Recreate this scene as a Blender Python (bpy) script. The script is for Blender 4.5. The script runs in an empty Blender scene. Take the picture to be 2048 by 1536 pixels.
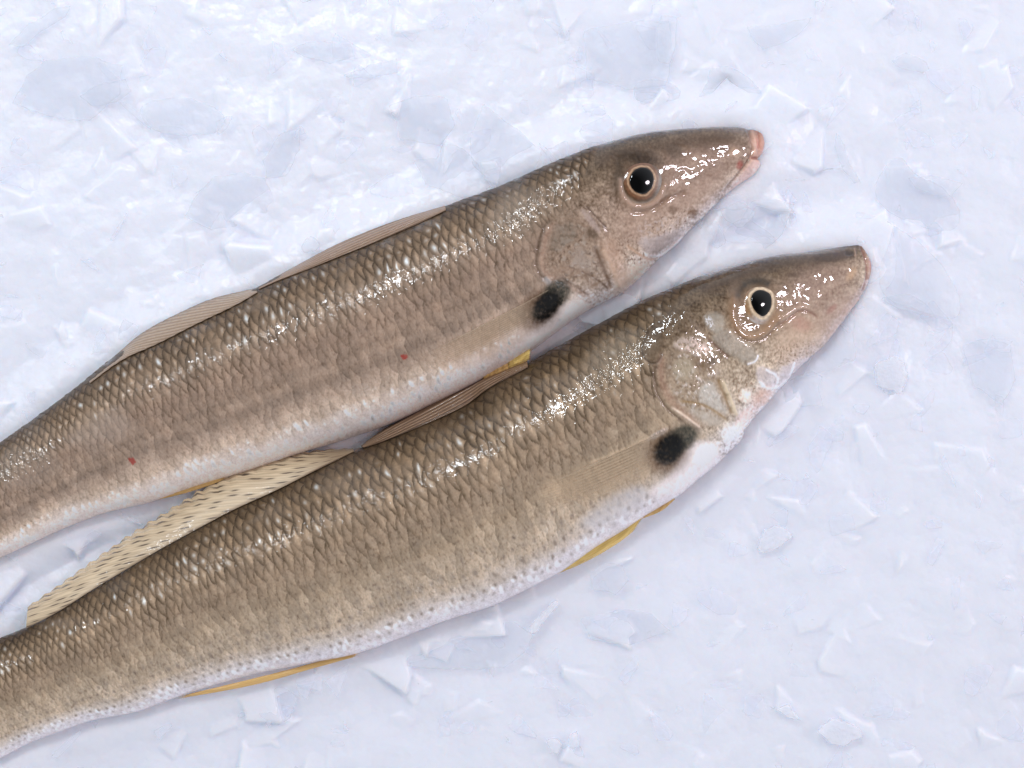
import bpy, math, random
import numpy as np

# ------------------------------------------------------------------ camera, world, lamps, exposure
scene = bpy.context.scene
FRAME_W = 0.256            # metres of ice across the picture
CAM_H = 0.42               # camera height above the ice
cam_d = bpy.data.cameras.new("camera")
cam = bpy.data.objects.new("camera", cam_d)
scene.collection.objects.link(cam)
cam.location = (0, 0, CAM_H)
cam.rotation_euler = (0, 0, 0)
cam_d.sensor_width = 36.0
cam_d.lens = 36.0 * CAM_H / FRAME_W
cam_d.clip_start = 0.01
cam_d.clip_end = 20.0
scene.camera = cam

world = bpy.data.worlds.new("World")
scene.world = world
world.use_nodes = True
bg = world.node_tree.nodes["Background"]
bg.inputs[1].default_value = 1.0
# a room: pale walls all round, a dim ceiling overhead
wn = world.node_tree.nodes; wl = world.node_tree.links
w_tc = wn.new("ShaderNodeTexCoord"); w_sep = wn.new("ShaderNodeSeparateXYZ"); w_ramp = wn.new("ShaderNodeValToRGB")
wl.new(w_tc.outputs['Generated'], w_sep.inputs[0]); wl.new(w_sep.outputs[2], w_ramp.inputs[0]); wl.new(w_ramp.outputs[0], bg.inputs[0])
w_ramp.color_ramp.elements[0].position = 0.0; w_ramp.color_ramp.elements[0].color = (1.0, 1.02, 1.08, 1)
w_ramp.color_ramp.elements[1].position = 0.90; w_ramp.color_ramp.elements[1].color = (0.06, 0.064, 0.07, 1)
w_e = w_ramp.color_ramp.elements.new(0.55); w_e.color = (0.58, 0.60, 0.66, 1)

def lamp(name, direction, dist, size, irr, col):
    d = np.array(direction, float); d /= np.linalg.norm(d)
    L = bpy.data.lights.new(name, 'AREA')
    L.shape = 'ELLIPSE'; L.size = size[0]; L.size_y = size[1]
    L.color = col
    # irradiance at the target for an area lamp: P / (pi * A) * A / d^2
    L.energy = irr * math.pi * dist * dist / max(d[2], 0.2)
    o = bpy.data.objects.new(name, L); scene.collection.objects.link(o)
    p = d * dist
    o.location = p
    import mathutils
    o.rotation_euler = mathutils.Vector((-d[0], -d[1], -d[2])).to_track_quat('-Z', 'Y').to_euler()
    return o

lamp("ceiling_lamp_cool", (-0.30, 0.85, 1.28), 0.90, (0.135, 0.09), 0.94, (0.88, 0.94, 1.0))
lamp("ceiling_lamp_warm", (1.14, 0.28, 1.16), 1.60, (0.18, 0.27), 0.60, (1.0, 0.88, 0.97))
lamp("ceiling_lamp_side", (-0.81, 0.61, 1.28), 1.60, (0.14, 0.14), 0.36, (0.90, 0.95, 1.0))
lamp("fill_lamp_low", (0.30, -0.85, 0.62), 1.6, (0.45, 0.25), 0.05, (0.92, 0.95, 1.0))  # low lamp added as fill for the shadows

scene.view_settings.view_transform = 'Standard'
scene.view_settings.look = 'None'
scene.view_settings.exposure = 0.04
scene.view_settings.gamma = 1.0
scene.view_settings.use_curve_mapping = False
scene.render.engine = 'CYCLES'
cy = scene.cycles
cy.max_bounces = 12; cy.diffuse_bounces = 5; cy.glossy_bounces = 4
cy.transmission_bounces = 6; cy.transparent_max_bounces = 24
cy.sample_clamp_indirect = 6.0
cy.use_denoising = True

# ------------------------------------------------------------------ small maths
rng = np.random.RandomState(7)
PX = FRAME_W / 2048.0      # metres per picture pixel on the ice

def lin(rgb):
    c = np.asarray(rgb, float) / 255.0
    return np.where(c <= 0.04045, c / 12.92, ((c + 0.055) / 1.055) ** 2.4)

def world_xy(px, py, z):
    k = PX * (CAM_H - z) / CAM_H
    return (px - 1024.0) * k, -(py - 768.0) * k

def image_px(x, y, z):
    k = PX * (CAM_H - z) / CAM_H
    return x / k + 1024.0, -y / k + 768.0

def sstep(a, b, x):
    t = np.clip((x - a) / (b - a), 0, 1)
    return t * t * (3 - 2 * t)

def hash2(i, j, seed=0):
    i = np.asarray(i).astype(np.int64); j = np.asarray(j).astype(np.int64)
    h = (i * 374761393 + j * 668265263 + seed * 974711 + 1013904223) & 0x7fffffff
    h = ((h ^ (h >> 13)) * 1274126177) & 0x7fffffff
    h = h ^ (h >> 16)
    h = (h * 0x45d9f3b) & 0x7fffffff
    h = h ^ (h >> 15)
    h = (h * 0x2c1b3c6d) & 0x7fffffff
    h = h ^ (h >> 12)
    return (h & 0xffff) / 65535.0

def noise(x, y, seed=0):
    """Perlin gradient noise, about -0.7..0.7."""
    xi = np.floor(x); yi = np.floor(y)
    fx = x - xi; fy = y - yi
    u = fx * fx * fx * (fx * (fx * 6 - 15) + 10); v = fy * fy * fy * (fy * (fy * 6 - 15) + 10)
    def g(ix, iy, dx, dy):
        a = hash2(ix, iy, seed) * 2 * math.pi
        return np.cos(a) * dx + np.sin(a) * dy
    n00 = g(xi, yi, fx, fy); n10 = g(xi + 1, yi, fx - 1, fy)
    n01 = g(xi, yi + 1, fx, fy - 1); n11 = g(xi + 1, yi + 1, fx - 1, fy - 1)
    return (n00 * (1 - u) + n10 * u) * (1 - v) + (n01 * (1 - u) + n11 * u) * v

def fbm(x, y, octaves=4, seed=0):
    s = 0; a = 1.0; t = 0
    for k in range(octaves):
        s = s + a * noise(x * 2 ** k + 17.3 * k, y * 2 ** k - 9.1 * k, seed + k); t += a; a *= 0.55
    return s / t * 1.6

def pchip(xk, yk, x):
    xk = np.asarray(xk, float); yk = np.asarray(yk, float)
    h = np.diff(xk); d = np.diff(yk) / h
    m = np.zeros_like(yk)
    w1 = 2 * h[1:] + h[:-1]; w2 = h[1:] + 2 * h[:-1]
    ok = d[:-1] * d[1:] > 0
    with np.errstate(divide='ignore', invalid='ignore'):
        hm = (w1 + w2) / (w1 / d[:-1] + w2 / d[1:])
    m[1:-1] = np.where(ok, hm, 0); m[0] = d[0]; m[-1] = d[-1]
    i = np.clip(np.searchsorted(xk, x) - 1, 0, len(h) - 1)
    t = np.clip((x - xk[i]) / h[i], 0, 1)
    return ((2 * t ** 3 - 3 * t ** 2 + 1) * yk[i] + (t ** 3 - 2 * t ** 2 + t) * h[i] * m[i]
            + (-2 * t ** 3 + 3 * t ** 2) * yk[i + 1] + (t ** 3 - t ** 2) * h[i] * m[i + 1])

def poly_dist(x, y, pts):
    """distance to a polyline and the position along it (0..1)"""
    best = np.full(x.shape, 1e9); along = np.zeros(x.shape)
    pts = np.asarray(pts, float)
    seg = np.hypot(*(pts[1:] - pts[:-1]).T); cum = np.r_[0, np.cumsum(seg)]
    for k in range(len(pts) - 1):
        ax, ay = pts[k]; bx, by = pts[k + 1]
        L2 = (bx - ax) ** 2 + (by - ay) ** 2
        t = np.clip(((x - ax) * (bx - ax) + (y - ay) * (by - ay)) / L2, 0, 1)
        d = np.hypot(x - ax - t * (bx - ax), y - ay - t * (by - ay))
        c = d < best
        best = np.where(c, d, best); along = np.where(c, (cum[k] + t * seg[k]) / cum[-1], along)
    return best, along

def poly_sd(x, y, pts):
    """signed distance to a closed polygon, negative inside"""
    pts = np.asarray(pts, float)
    d, _ = poly_dist(x, y, np.vstack([pts, pts[:1]]))
    ins = np.zeros(x.shape, bool)
    j = len(pts) - 1
    for i in range(len(pts)):
        xi, yi = pts[i]; xj, yj = pts[j]
        c = ((yi > y) != (yj > y)) & (x < (xj - xi) * (y - yi) / (yj - yi + 1e-12) + xi)
        ins ^= c; j = i
    return np.where(ins, -d, d)

def chaikin(pts, n=2, closed=True):
    p = np.asarray(pts, float)
    for _ in range(n):
        q = np.roll(p, -1, 0)
        if closed:
            p = np.stack([0.75 * p + 0.25 * q, 0.25 * p + 0.75 * q], 1).reshape(-1, p.shape[1])
        else:
            a = p[:-1]; b = p[1:]
            m = np.stack([0.75 * a + 0.25 * b, 0.25 * a + 0.75 * b], 1).reshape(-1, p.shape[1])
            p = np.vstack([p[:1], m, p[-1:]])
    return p

# ------------------------------------------------------------------ mesh helpers
def mesh_obj(name, verts, faces, mat, parent=None, smooth=True, attrs=None):
    verts = np.asarray(verts, np.float32).reshape(-1, 3)
    me = bpy.data.meshes.new(name)
    me.vertices.add(len(verts)); me.vertices.foreach_set("co", verts.ravel())
    if isinstance(faces, np.ndarray):
        nf, k = faces.shape
        me.loops.add(nf * k); me.loops.foreach_set("vertex_index", faces.astype(np.int32).ravel())
        me.polygons.add(nf); me.polygons.foreach_set("loop_start", np.arange(0, nf * k, k, dtype=np.int32))
    else:
        flat = [v for f in faces for v in f]; st = np.r_[0, np.cumsum([len(f) for f in faces])[:-1]]
        me.loops.add(len(flat)); me.loops.foreach_set("vertex_index", np.array(flat, np.int32))
        me.polygons.add(len(faces)); me.polygons.foreach_set("loop_start", st.astype(np.int32))
    me.update(calc_edges=True); me.validate()
    if smooth:
        me.polygons.foreach_set("use_smooth", np.ones(len(me.polygons), bool))
    for an, (typ, arr) in (attrs or {}).items():
        a = me.attributes.new(an, typ, 'POINT')
        a.data.foreach_set("color" if typ == 'FLOAT_COLOR' else "value", np.asarray(arr, np.float32).ravel())
    me.materials.append(mat)
    o = bpy.data.objects.new(name, me)
    scene.collection.objects.link(o)
    if parent is not None:
        o.parent = parent
    return o

def grid_faces(nu, nv, wrap_v=False):
    i = np.arange(nu - 1)[:, None]; j = np.arange(nv if wrap_v else nv - 1)[None, :]
    j2 = (j + 1) % nv
    a = i * nv + j; b = (i + 1) * nv + j; c = (i + 1) * nv + j2; d = i * nv + j2
    return np.stack([np.broadcast_to(t, a.shape) for t in (a, b, c, d)], -1).reshape(-1, 4)

def tag(o, label=None, cat=None, group=None, kind=None):
    if label: o["label"] = label
    if cat: o["category"] = cat
    if group: o["group"] = group
    if kind: o["kind"] = kind
    return o

# ------------------------------------------------------------------ materials
def new_mat(name):
    m = bpy.data.materials.new(name); m.use_nodes = True
    nt = m.node_tree
    return m, nt, nt.nodes["Principled BSDF"]

def attr_node(nt, name, out='Color'):
    n = nt.nodes.new("ShaderNodeAttribute"); n.attribute_name = name
    return n.outputs[out]

def bump(nt, scale, dist, detail=1.0, strength=1.0, rough=0.5, dist_noise=0.0, normal=None):
    tc = nt.nodes.new("ShaderNodeTexCoord")
    nz = nt.nodes.new("ShaderNodeTexNoise")
    nz.inputs['Scale'].default_value = scale; nz.inputs['Detail'].default_value = detail
    nz.inputs['Roughness'].default_value = rough; nz.inputs['Distortion'].default_value = dist_noise
    nt.links.new(tc.outputs['Object'], nz.inputs['Vector'])
    b = nt.nodes.new("ShaderNodeBump"); b.inputs['Distance'].default_value = dist
    b.inputs['Strength'].default_value = strength
    nt.links.new(nz.outputs[0], b.inputs['Height'])
    if normal is not None: nt.links.new(normal, b.inputs['Normal'])
    return b.outputs[0]

def fish_skin():
    m, nt, p = new_mat("fish_skin")
    nt.links.new(attr_node(nt, "albedo"), p.inputs['Base Color'])
    nt.links.new(attr_node(nt, "silver", 'Fac'), p.inputs['Metallic'])
    p.inputs['Roughness'].default_value = 0.42
    p.inputs['Specular IOR Level'].default_value = 0.15
    nt.links.new(attr_node(nt, "wet", 'Fac'), p.inputs['Coat Weight'])
    p.inputs['Coat IOR'].default_value = 1.5
    p.inputs['Coat Roughness'].default_value = 0.05
    wb = bump(nt, 800, 0.00012, detail=1.5, dist_noise=0.8)
    wh = bump(nt, 300, 0.00040, detail=1.5, dist_noise=0.6)
    mx = nt.nodes.new("ShaderNodeMix"); mx.data_type = 'VECTOR'
    nt.links.new(attr_node(nt, "head", 'Fac'), mx.inputs[0]); nt.links.new(wb, mx.inputs[4]); nt.links.new(wh, mx.inputs[5])
    nt.links.new(mx.outputs[1], p.inputs['Coat Normal'])
    nt.links.new(bump(nt, 2200, 0.00004, detail=1), p.inputs['Normal'])
    p.inputs['Subsurface Weight'].default_value = 0.12
    p.inputs['Subsurface Radius'].default_value = (1.0, 0.6, 0.4)
    p.inputs['Subsurface Scale'].default_value = 0.0012
    return m

def fin_mat(name, alpha=1.0, rough=0.4, coat=0.2):
    m, nt, p = new_mat(name)
    c = attr_node(nt, "albedo"); nt.links.new(c, p.inputs['Base Color'])
    nt.links.new(attr_node(nt, "opacity", 'Fac'), p.inputs['Alpha'])
    p.inputs['Roughness'].default_value = rough
    p.inputs['Coat Weight'].default_value = coat; p.inputs['Coat Roughness'].default_value = 0.1
    nt.links.new(bump(nt, 900, 0.0001, detail=1), p.inputs['Coat Normal'])
    return m

def plain(name, rgb, rough=0.3, coat=0.0, metal=0.0):
    m, nt, p = new_mat(name)
    p.inputs['Base Color'].default_value = (*lin(rgb), 1)
    p.inputs['Roughness'].default_value = rough; p.inputs['Coat Weight'].default_value = coat
    p.inputs['Coat Roughness'].default_value = 0.02; p.inputs['Metallic'].default_value = metal
    return m

def ice_mat(name, base, alpha=1.0, rough=0.35, sss=0.004, bscale=180, bdist=0.0006):
    m, nt, p = new_mat(name)
    p.inputs['Base Color'].default_value = (*base, 1)
    p.inputs['Roughness'].default_value = rough
    p.inputs['IOR'].default_value = 1.31
    p.inputs['Alpha'].default_value = alpha
    if sss:
        p.inputs['Subsurface Weight'].default_value = 1.0
        p.inputs['Subsurface Radius'].default_value = (0.7, 0.9, 1.0)
        p.inputs['Subsurface Scale'].default_value = sss
    nt.links.new(bump(nt, bscale, bdist, detail=3), p.inputs['Normal'])
    return m

M_SKIN = fish_skin()
M_FIN = fin_mat("fin_membrane")
M_EYE = fin_mat("eye_iris", rough=0.15, coat=1.0)
M_PUPIL = plain("pupil_black", (5, 5, 5), 0.06, 0.0)
ICE = (0.832, 0.850, 0.990)
M_BED = ice_mat("ice_bed", ICE, sss=0.006, rough=0.30)
M_SHARD = ice_mat("ice_shards", (0.86, 0.88, 0.96), alpha=0.14, rough=0.3, sss=0)
M_FLAKE = ice_mat("ice_flake_clear", (0.765, 0.80, 0.86), alpha=0.17, rough=0.25, sss=0)
M_FROST = ice_mat("ice_flake_frosted", (0.95, 0.96, 0.99), alpha=0.34, rough=0.4, sss=0, bscale=600, bdist=0.0009)

# ------------------------------------------------------------------ the fish
class Fish:
    def __init__(self, top, bot, tip, ang, tail_px, thick):
        self.p0 = np.array(tip, float)
        a = math.radians(ang)
        self.es = np.array([-math.cos(a), math.sin(a)])     # towards the tail (picture axes)
        self.eh = np.array([-math.sin(a), -math.cos(a)])    # towards the back
        t = (np.asarray(top, float) - self.p0); b = (np.asarray(bot, float) - self.p0)
        self.ts, self.th = t @ self.es, t @ self.eh
        self.bs, self.bh = b @ self.es, b @ self.eh
        o = np.argsort(self.ts); self.ts, self.th = self.ts[o], self.th[o]
        o = np.argsort(self.bs); self.bs, self.bh = self.bs[o], self.bh[o]
        self.L = min(self.ts[-1], self.bs[-1])
        self.thick = thick
    def contour(self, s):
        t = pchip(self.ts, self.th, s); b = pchip(self.bs, self.bh, s)
        return t, np.minimum(b, t - 1e-3)
    def depth(self, s, half):
        """half thickness and height of the middle plane, metres"""
        k = pchip([0, 60, 200, 420, 900, 1500, 2200], [0.92, 0.92, 0.80, 0.74, 0.72, 0.66, 0.5], s) * self.thick
        T = half * PX * k
        return T, 0.0012 + 0.0040 * sstep(0, 350, s) + 0.0008 * 0
    def zprof(self, s, c):
        n = 2.0 + np.where(c > 0, 1.6 * sstep(30, 120, s) * sstep(560, 380, s), 0)
        a = np.clip(np.abs(c), 0, 1)
        return np.maximum(1 - a ** n, 0) ** (1 / n)
    def surf(self, s, h):
        """height of the upper surface at (s,h)"""
        t, b = self.contour(s); half = (t - b) / 2; mid = (t + b) / 2
        T, zc = self.depth(s, half)
        c = np.clip((h - mid) / np.maximum(half, 1e-6), -1, 1)
        return zc + T * self.zprof(s, c) * (1 + 0.10 * c)
    def design(self, px, py):
        """picture position of something lying on the upper side -> (s,h) and world point"""
        p = np.stack([np.asarray(px, float), np.asarray(py, float)], -1)
        z = np.full(p.shape[:-1], 0.006)
        zm = 0.005
        for _ in range(5):
            k = (CAM_H - z) / (CAM_H - zm)
            q = np.stack([1024 + (p[..., 0] - 1024) * k, 768 + (p[..., 1] - 768) * k], -1) - self.p0
            s = q @ self.es; h = q @ self.eh
            z = self.surf(np.clip(s, 0, self.L), h)
        x, y = world_xy(p[..., 0], p[..., 1], z)
        return s, h, x, y, z

Z_MID = 0.005

def fish_body(F, paint, ramp, parent, seed, gill, look):
    # stations: fine at the snout and inside the picture, coarser beyond its edge
    s = np.r_[0.05, np.linspace(0.35, 3.5, 10), np.linspace(4.5, 2045, 1580)]
    s = np.r_[s, np.linspace(2052, F.L - 0.5, 40)]
    nu_top = 250; nu_bot = 40
    phi = np.r_[np.linspace(0, math.pi, nu_top), np.linspace(math.pi, 2 * math.pi, nu_bot + 2)[1:-1]]
    nv = len(phi)
    top, bot = F.contour(s)
    half = (top - bot) / 2; mid = (top + bot) / 2
    T, zc = F.depth(s, half)
    S = s[:, None] + 0 * phi[None, :]
    C = np.cos(phi)[None, :]; SN = np.sin(phi)[None, :]
    H = mid[:, None] + half[:, None] * C
    up = SN >= 0
    Z = zc[:, None] + T[:, None] * F.zprof(S, C + 0 * S) * (1 + 0.10 * C) * np.where(up, 1.0, -0.8)
    q = F.p0 + S[..., None] * F.es + H[..., None] * F.eh
    X, Y = world_xy(q[..., 0], q[..., 1], Z_MID)
    P = np.stack([X, Y, Z], -1)
    du = np.gradient(P, axis=0); dv = np.gradient(P, axis=1)
    N = np.cross(du, dv); N /= np.linalg.norm(N, axis=-1, keepdims=True) + 1e-12
    if N[700, nu_top // 2, 2] < 0: N = -N
    # picture position of each vertex of the upper side (the underside takes the same pattern mirrored)
    Zup = np.where(up, Z, 2 * zc[:, None] - Z)
    px, py = image_px(X, Y, Zup)
    d = (top[:, None] - H) / np.maximum((top - bot)[:, None], 1e-6)       # 0 back .. 1 belly
    arcf = np.where(up, phi[None, :] / math.pi, 2 - phi[None, :] / math.pi)
    # ---- base colours
    kn = np.array([r[0] for r in ramp]); kc = np.array([lin(r[1]) for r in ramp])
    dn = d + 0.035 * fbm(S / 70, H / 40, 3, seed) + 0.025 * fbm(S / 12, H / 12, 3, seed + 3) * sstep(.6, .8, d)
    col = np.stack([np.interp(dn, kn, kc[:, c]) for c in range(3)], -1)
    relief = np.zeros_like(S); silver = np.zeros_like(S)
    # ---- scales
    gd = poly_sd(px, py, gill)                                            # negative on the head
    bodym = sstep(-6, 10, gd)
    NR = 19.0
    bb = arcf * NR
    size = np.maximum((top - bot), 60) / 300.0
    acum = np.r_[0, np.cumsum(np.diff(s) / (18.0 * (0.35 + 0.65 * size[1:])))]
    aa = acum[:, None] + 0.25 * np.sin(arcf * 5) + 0 * bb
    aa = aa + 0.45 * noise(S / 52, H / 44, seed + 5) + 0.07 * noise(S / 13, H / 13, seed + 6); bb = bb + 0.45 * noise(S / 57, H / 43, seed + 9) + 0.05 * noise(S / 12, H / 12, seed + 8)
    edge = np.full_like(S, 1.5); sid_i = np.zeros_like(S); sid_j = np.zeros_like(S); lx = np.zeros_like(S); ly = np.zeros_like(S)
    j0 = np.floor(bb)
    cands = []
    for dj in (-1, 0, 1, 2):
        j = j0 + dj
        off = 0.5 * (np.mod(j, 2))
        i0 = np.floor(aa - off)
        for di in (1, 0, -1):
            cands.append((di, dj, i0 + di, j, i0 + di + off))
    # paint from the tail end forward: the scale in front lies over the one behind
    best = np.full_like(S, 1e9)
    for di, dj, i, j, ca in cands:
        x = aa - ca; y = bb - j
        yy = np.clip(np.abs(y) / 1.06, 0, 1)
        xe = 0.70 * np.sqrt(1 - yy * yy) + 0.08
        ins = (x < xe) & (x > -1.3) & (np.abs(y) < 1.06)
        take = ins & (ca < best)
        best = np.where(take, ca, best); edge = np.where(take, xe - x, edge)
        sid_i = np.where(take, i, sid_i); sid_j = np.where(take, j, sid_j)
        lx = np.where(take, x, lx); ly = np.where(take, y, ly)
    r1 = hash2(sid_i, sid_j, seed + 1); r2 = hash2(sid_i, sid_j, seed + 2); r3 = hash2(sid_i, sid_j, seed + 3); r4 = hash2(sid_i, sid_j, seed + 4)
    scale_amp = bodym * (1 - 0.58 * sstep(0.28, 0.58, d)) * sstep(0.97, 0.82, d)
    relief += scale_amp * 1.0 * (np.clip(1 - edge, 0, 1) - 0.5)
    relief += scale_amp * ((r1 - .5) * lx + (r2 - .5) * ly) * 1.3
    nm = fbm(S / 9, H / 9, 3, seed + 20)
    dark = np.exp(-(edge / 0.24) ** 2) + 0.55 * np.exp(-((edge - 0.62) / 0.30) ** 2) * np.exp(-(ly / 0.5) ** 2) * 0
    latt = bodym * (sstep(0.66, 0.22, d) * 0.90 + 0.38) * sstep(0.98, 0.80, d)
    patch = 0.70 + 0.9 * fbm(S / 70, H / 36, 3, seed + 31)
    dk = np.clip(dark * latt * np.clip(patch, 0.08, 1.3) * (0.75 + 0.5 * nm), 0, 0.85)
    col = col * (1 - dk[..., None] * (1 - lin((92, 76, 58)) / lin((150, 131, 113))))
    # lighter scale centres on the back, each a little different
    lt = bodym * sstep(0.02, 0.10, d) * sstep(0.50, 0.25, d) * np.exp(-((edge - 0.55) / 0.22) ** 2) * np.exp(-(ly / 0.62) ** 2) * np.clip(0.8 + 0.8 * nm, .2, 1.4)
    back = bodym * sstep(0.50, 0.05, d)
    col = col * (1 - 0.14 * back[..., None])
    col = col * (1 + (0.46 * lt * (0.5 + 0.9 * r3))[..., None])
    col = col * (1 + (bodym * (0.20 + 0.10 * sstep(.4, .7, d) * sstep(.85, .7, d) - 0.12 * sstep(.8, .9, d)) * (r4 - 0.5))[..., None])
    # faint lengthwise lines: each scale row has its own tone
    rowt = hash2(sid_j, sid_j * 0 + 3, seed + 15)
    col = col * (1 + (bodym * sstep(0.18, 0.4, d) * 0.07 * (rowt - 0.5))[..., None])
    # silver dot in the scale, its glint painted into the colour
    dotm = np.exp(-((edge - 0.50) / 0.17) ** 2 - (ly / 0.24) ** 2) * bodym
    dpatch = sstep(-0.15, 0.35, fbm(S / 75, H / 40, 2, seed + 33))
    dots = np.exp(-((edge - 0.48) / (0.08 + 0.12 * r2)) ** 2 - ((ly - 0.3 * (r4 - .5)) / (0.12 + 0.22 * r1)) ** 2) * bodym * (r3 > look['dot_cut']) * dpatch * (0.25 + 0.9 * r1) * sstep(0.03, 0.09, d) * sstep(0.42, 0.22, d)
    dots2 = np.exp(-((edge - 0.50) / 0.22) ** 2 - (ly / 0.20) ** 2) * bodym * (r2 > look['dot2_cut']) * sstep(0.25, 0.4, d) * sstep(0.98, 0.9, d)
    dd = np.clip(dots + 0.0 * dots2, 0, 1)
    col = col * (1 - 0.75 * dd[..., None]) + 0.75 * dd[..., None] * lin((190, 198, 200))
    silver = np.maximum(silver, 0.35 * dd)
    # belly: grey scale pockets on white (stronger on one fish)
    sp = np.exp(-((edge - 0.55) / 0.20) ** 2 - (ly / 0.30) ** 2) * bodym * sstep(0.58, 0.76, d) * sstep(0.985, 0.90, d) * (r1 > 0.12) * (0.7 + 0.9 * nm)
    sp = np.clip(sp * look['belly_spots'], 0, 0.8)
    col = col * (1 - sp[..., None]) + sp[..., None] * lin((132, 120, 108))
    # belly glints, painted near white into the silver scales
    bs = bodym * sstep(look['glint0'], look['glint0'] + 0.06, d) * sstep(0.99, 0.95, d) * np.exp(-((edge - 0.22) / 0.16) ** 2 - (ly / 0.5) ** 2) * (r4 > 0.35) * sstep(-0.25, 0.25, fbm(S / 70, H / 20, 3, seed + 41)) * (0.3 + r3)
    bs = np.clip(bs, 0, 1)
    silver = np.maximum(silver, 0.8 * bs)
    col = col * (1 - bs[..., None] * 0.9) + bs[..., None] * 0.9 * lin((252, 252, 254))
    # long dusky bands along the flank
    band = np.zeros_like(S)
    for dc, w, a in look['bands']:
        band += a * np.exp(-((d + 0.012 * fbm(S / 120, H / 200, 2, seed + 50) - dc) / w) ** 2)
    col = col * (1 - bodym[..., None] * band[..., None])
    # speckle of melanin
    f1 = fbm(S / 5.0, H / 8.5, 2, seed + 60); f2 = fbm(S / 14, H / 14, 3, seed + 70)
    speck = sstep(-0.05, 0.50, f1) * (0.35 + 0.65 * sstep(-0.2, 0.3, f2))
    sm = bodym * sstep(0.25, 0.5, d) * sstep(0.93, 0.80, d) * look['speck'] + (1 - bodym) * 0.34 * sstep(-0.1, 0.3, fbm(px / 40, py / 40, 2, seed + 88))
    col = col * (1 - (sm * speck)[..., None] * np.array([0.9, 1.0, 1.05]))
    fine = fbm(S / 3.2, H / 3.6, 2, seed + 80)
    hd = (1 - bodym)
    grain = fbm(px / 6.0, py / 6.0, 3, seed + 82); blot = fbm(px / 26.0, py / 20.0, 4, seed + 84)
    col = col * (1 + 0.14 * fine[..., None]) * (1 + (hd * (0.75 * grain + 0.60 * blot) + bodym * (0.14 * grain + 0.05 * blot))[..., None] * np.array([0.9, 1.0, 1.12]))
    mott = fbm(S / 90, H / 60, 4, seed + 90)
    col = col * (1 + 0.10 * mott[..., None] + 0.05 * fbm(S / 25, H / 25, 2, seed + 95)[..., None] * np.array([0.6, 1, 1.5]))
    relief += 0.25 * fbm(S / 22, H / 18, 3, seed + 100) * (0.4 + 0.6 * bodym)
    wet = (1 - bodym) + bodym * (0.20 + 0.75 * sstep(0.05, 0.45, fbm(S / 95, H / 45, 3, seed + 120)))
    wet = np.maximum(wet, sstep(0.86, 1.0, d) * 0.6)
    for wx, wy, wr, wry, wa in look['wet']:
        ca, sa = math.cos(math.radians(wa)), math.sin(math.radians(wa))
        uu = ((px - wx) * ca + (py - wy) * sa) / wr; vv = ((py - wy) * ca - (px - wx) * sa) / wry
        wet = np.maximum(wet, 1.0 * sstep(1.2, 0.6, np.hypot(uu, vv) + 0.3 * fbm(px / 25, py / 25, 2, seed + 121)))
    # ---- hand-placed features
    fpx, fpy = px.ravel(), py.ravel()
    colf = col.reshape(-1, 3); rf = relief.ravel(); sf = silver.ravel()
    wob = (fbm(fpx / 10, fpy / 10, 3, seed + 110) * 4.0)
    tex = fbm(fpx / 7, fpy / 7, 3, seed + 140)
    for it in paint:
        kind = it[0]
        pts = np.asarray(it[1], float)
        if kind == 'blob':
            (cx, cy, rx, ry, an) = it[1]; mr = max(rx, ry) * 2.6
            idx = np.nonzero((np.abs(fpx - cx) < mr) & (np.abs(fpy - cy) < mr))[0]
        else:
            m = 40
            idx = np.nonzero((fpx > pts[:, 0].min() - m) & (fpx < pts[:, 0].max() + m) & (fpy > pts[:, 1].min() - m) & (fpy < pts[:, 1].max() + m))[0]
        x = fpx[idx]; y = fpy[idx]; o = it[-1]
        w = wob[idx] * o.get('wob', 0.5)
        if kind == 'blob':
            a = math.radians(an); u = (x - cx) * math.cos(a) + (y - cy) * math.sin(a); v = -(x - cx) * math.sin(a) + (y - cy) * math.cos(a)
            r = np.sqrt((u / rx) ** 2 + (v / ry) ** 2) + w / max(rx, ry)
            msk = sstep(1 + it[2], 1 - it[2], r)
        elif kind == 'line':
            dist, al = poly_dist(x, y, chaikin(pts, 2, False))
            msk = np.exp(-((dist + 0.35 * w) / it[2]) ** 2) * (sstep(0, 0.12, al) * sstep(1, 0.88, al) if o.get('taper', True) else 1)
        else:
            sd = poly_sd(x, y, chaikin(pts, 2)) + w
            msk = sstep(it[2], -it[2], sd)
        if 'spk' in o:
            msk = msk * sstep(o['spk'][0], o['spk'][1], fbm(x / o.get('spks', 5), y / o.get('spks', 5), 2, seed + 130))
        if it[3] is not None:
            a = (msk * o.get('a', 0.8) * np.clip(0.86 + 0.34 * tex[idx], 0.35, 1.1))[:, None]
            a = np.clip(a, 0, 1)
            colf[idx] = colf[idx] * (1 - a) + a * lin(it[3])
        if 'rel' in o: rf[idx] += o['rel'] * msk
        if 'wrk' in o:
            ww = np.abs(fbm((x * F.es[0] + y * F.es[1]) / 5.5, (x * F.eh[0] + y * F.eh[1]) / 13, 2, seed + 150))
            rf[idx] += o['wrk'] * msk * (0.4 - ww) * 2
        if 'sil' in o: sf[idx] = sf[idx] * (1 - msk) + o['sil'] * msk
    col = colf.reshape(col.shape); relief = rf.reshape(S.shape); silver = sf.reshape(S.shape)
    relief = np.clip(relief, -9, 6) * sstep(0, 8, s)[:, None]
    P = P + N * (relief * PX)[..., None]
    lum = col.mean(-1, keepdims=True)
    col = np.clip(lum + (col - lum) * look.get('sat', 0.89), 0.004, 1) * look['gain']
    col = 0.27 * (np.maximum(col, 1e-4) / 0.27) ** 1.30
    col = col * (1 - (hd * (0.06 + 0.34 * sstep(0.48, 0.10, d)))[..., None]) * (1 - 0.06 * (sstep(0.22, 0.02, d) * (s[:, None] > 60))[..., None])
    col = np.clip(col, 0.004, 0.95)
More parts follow.
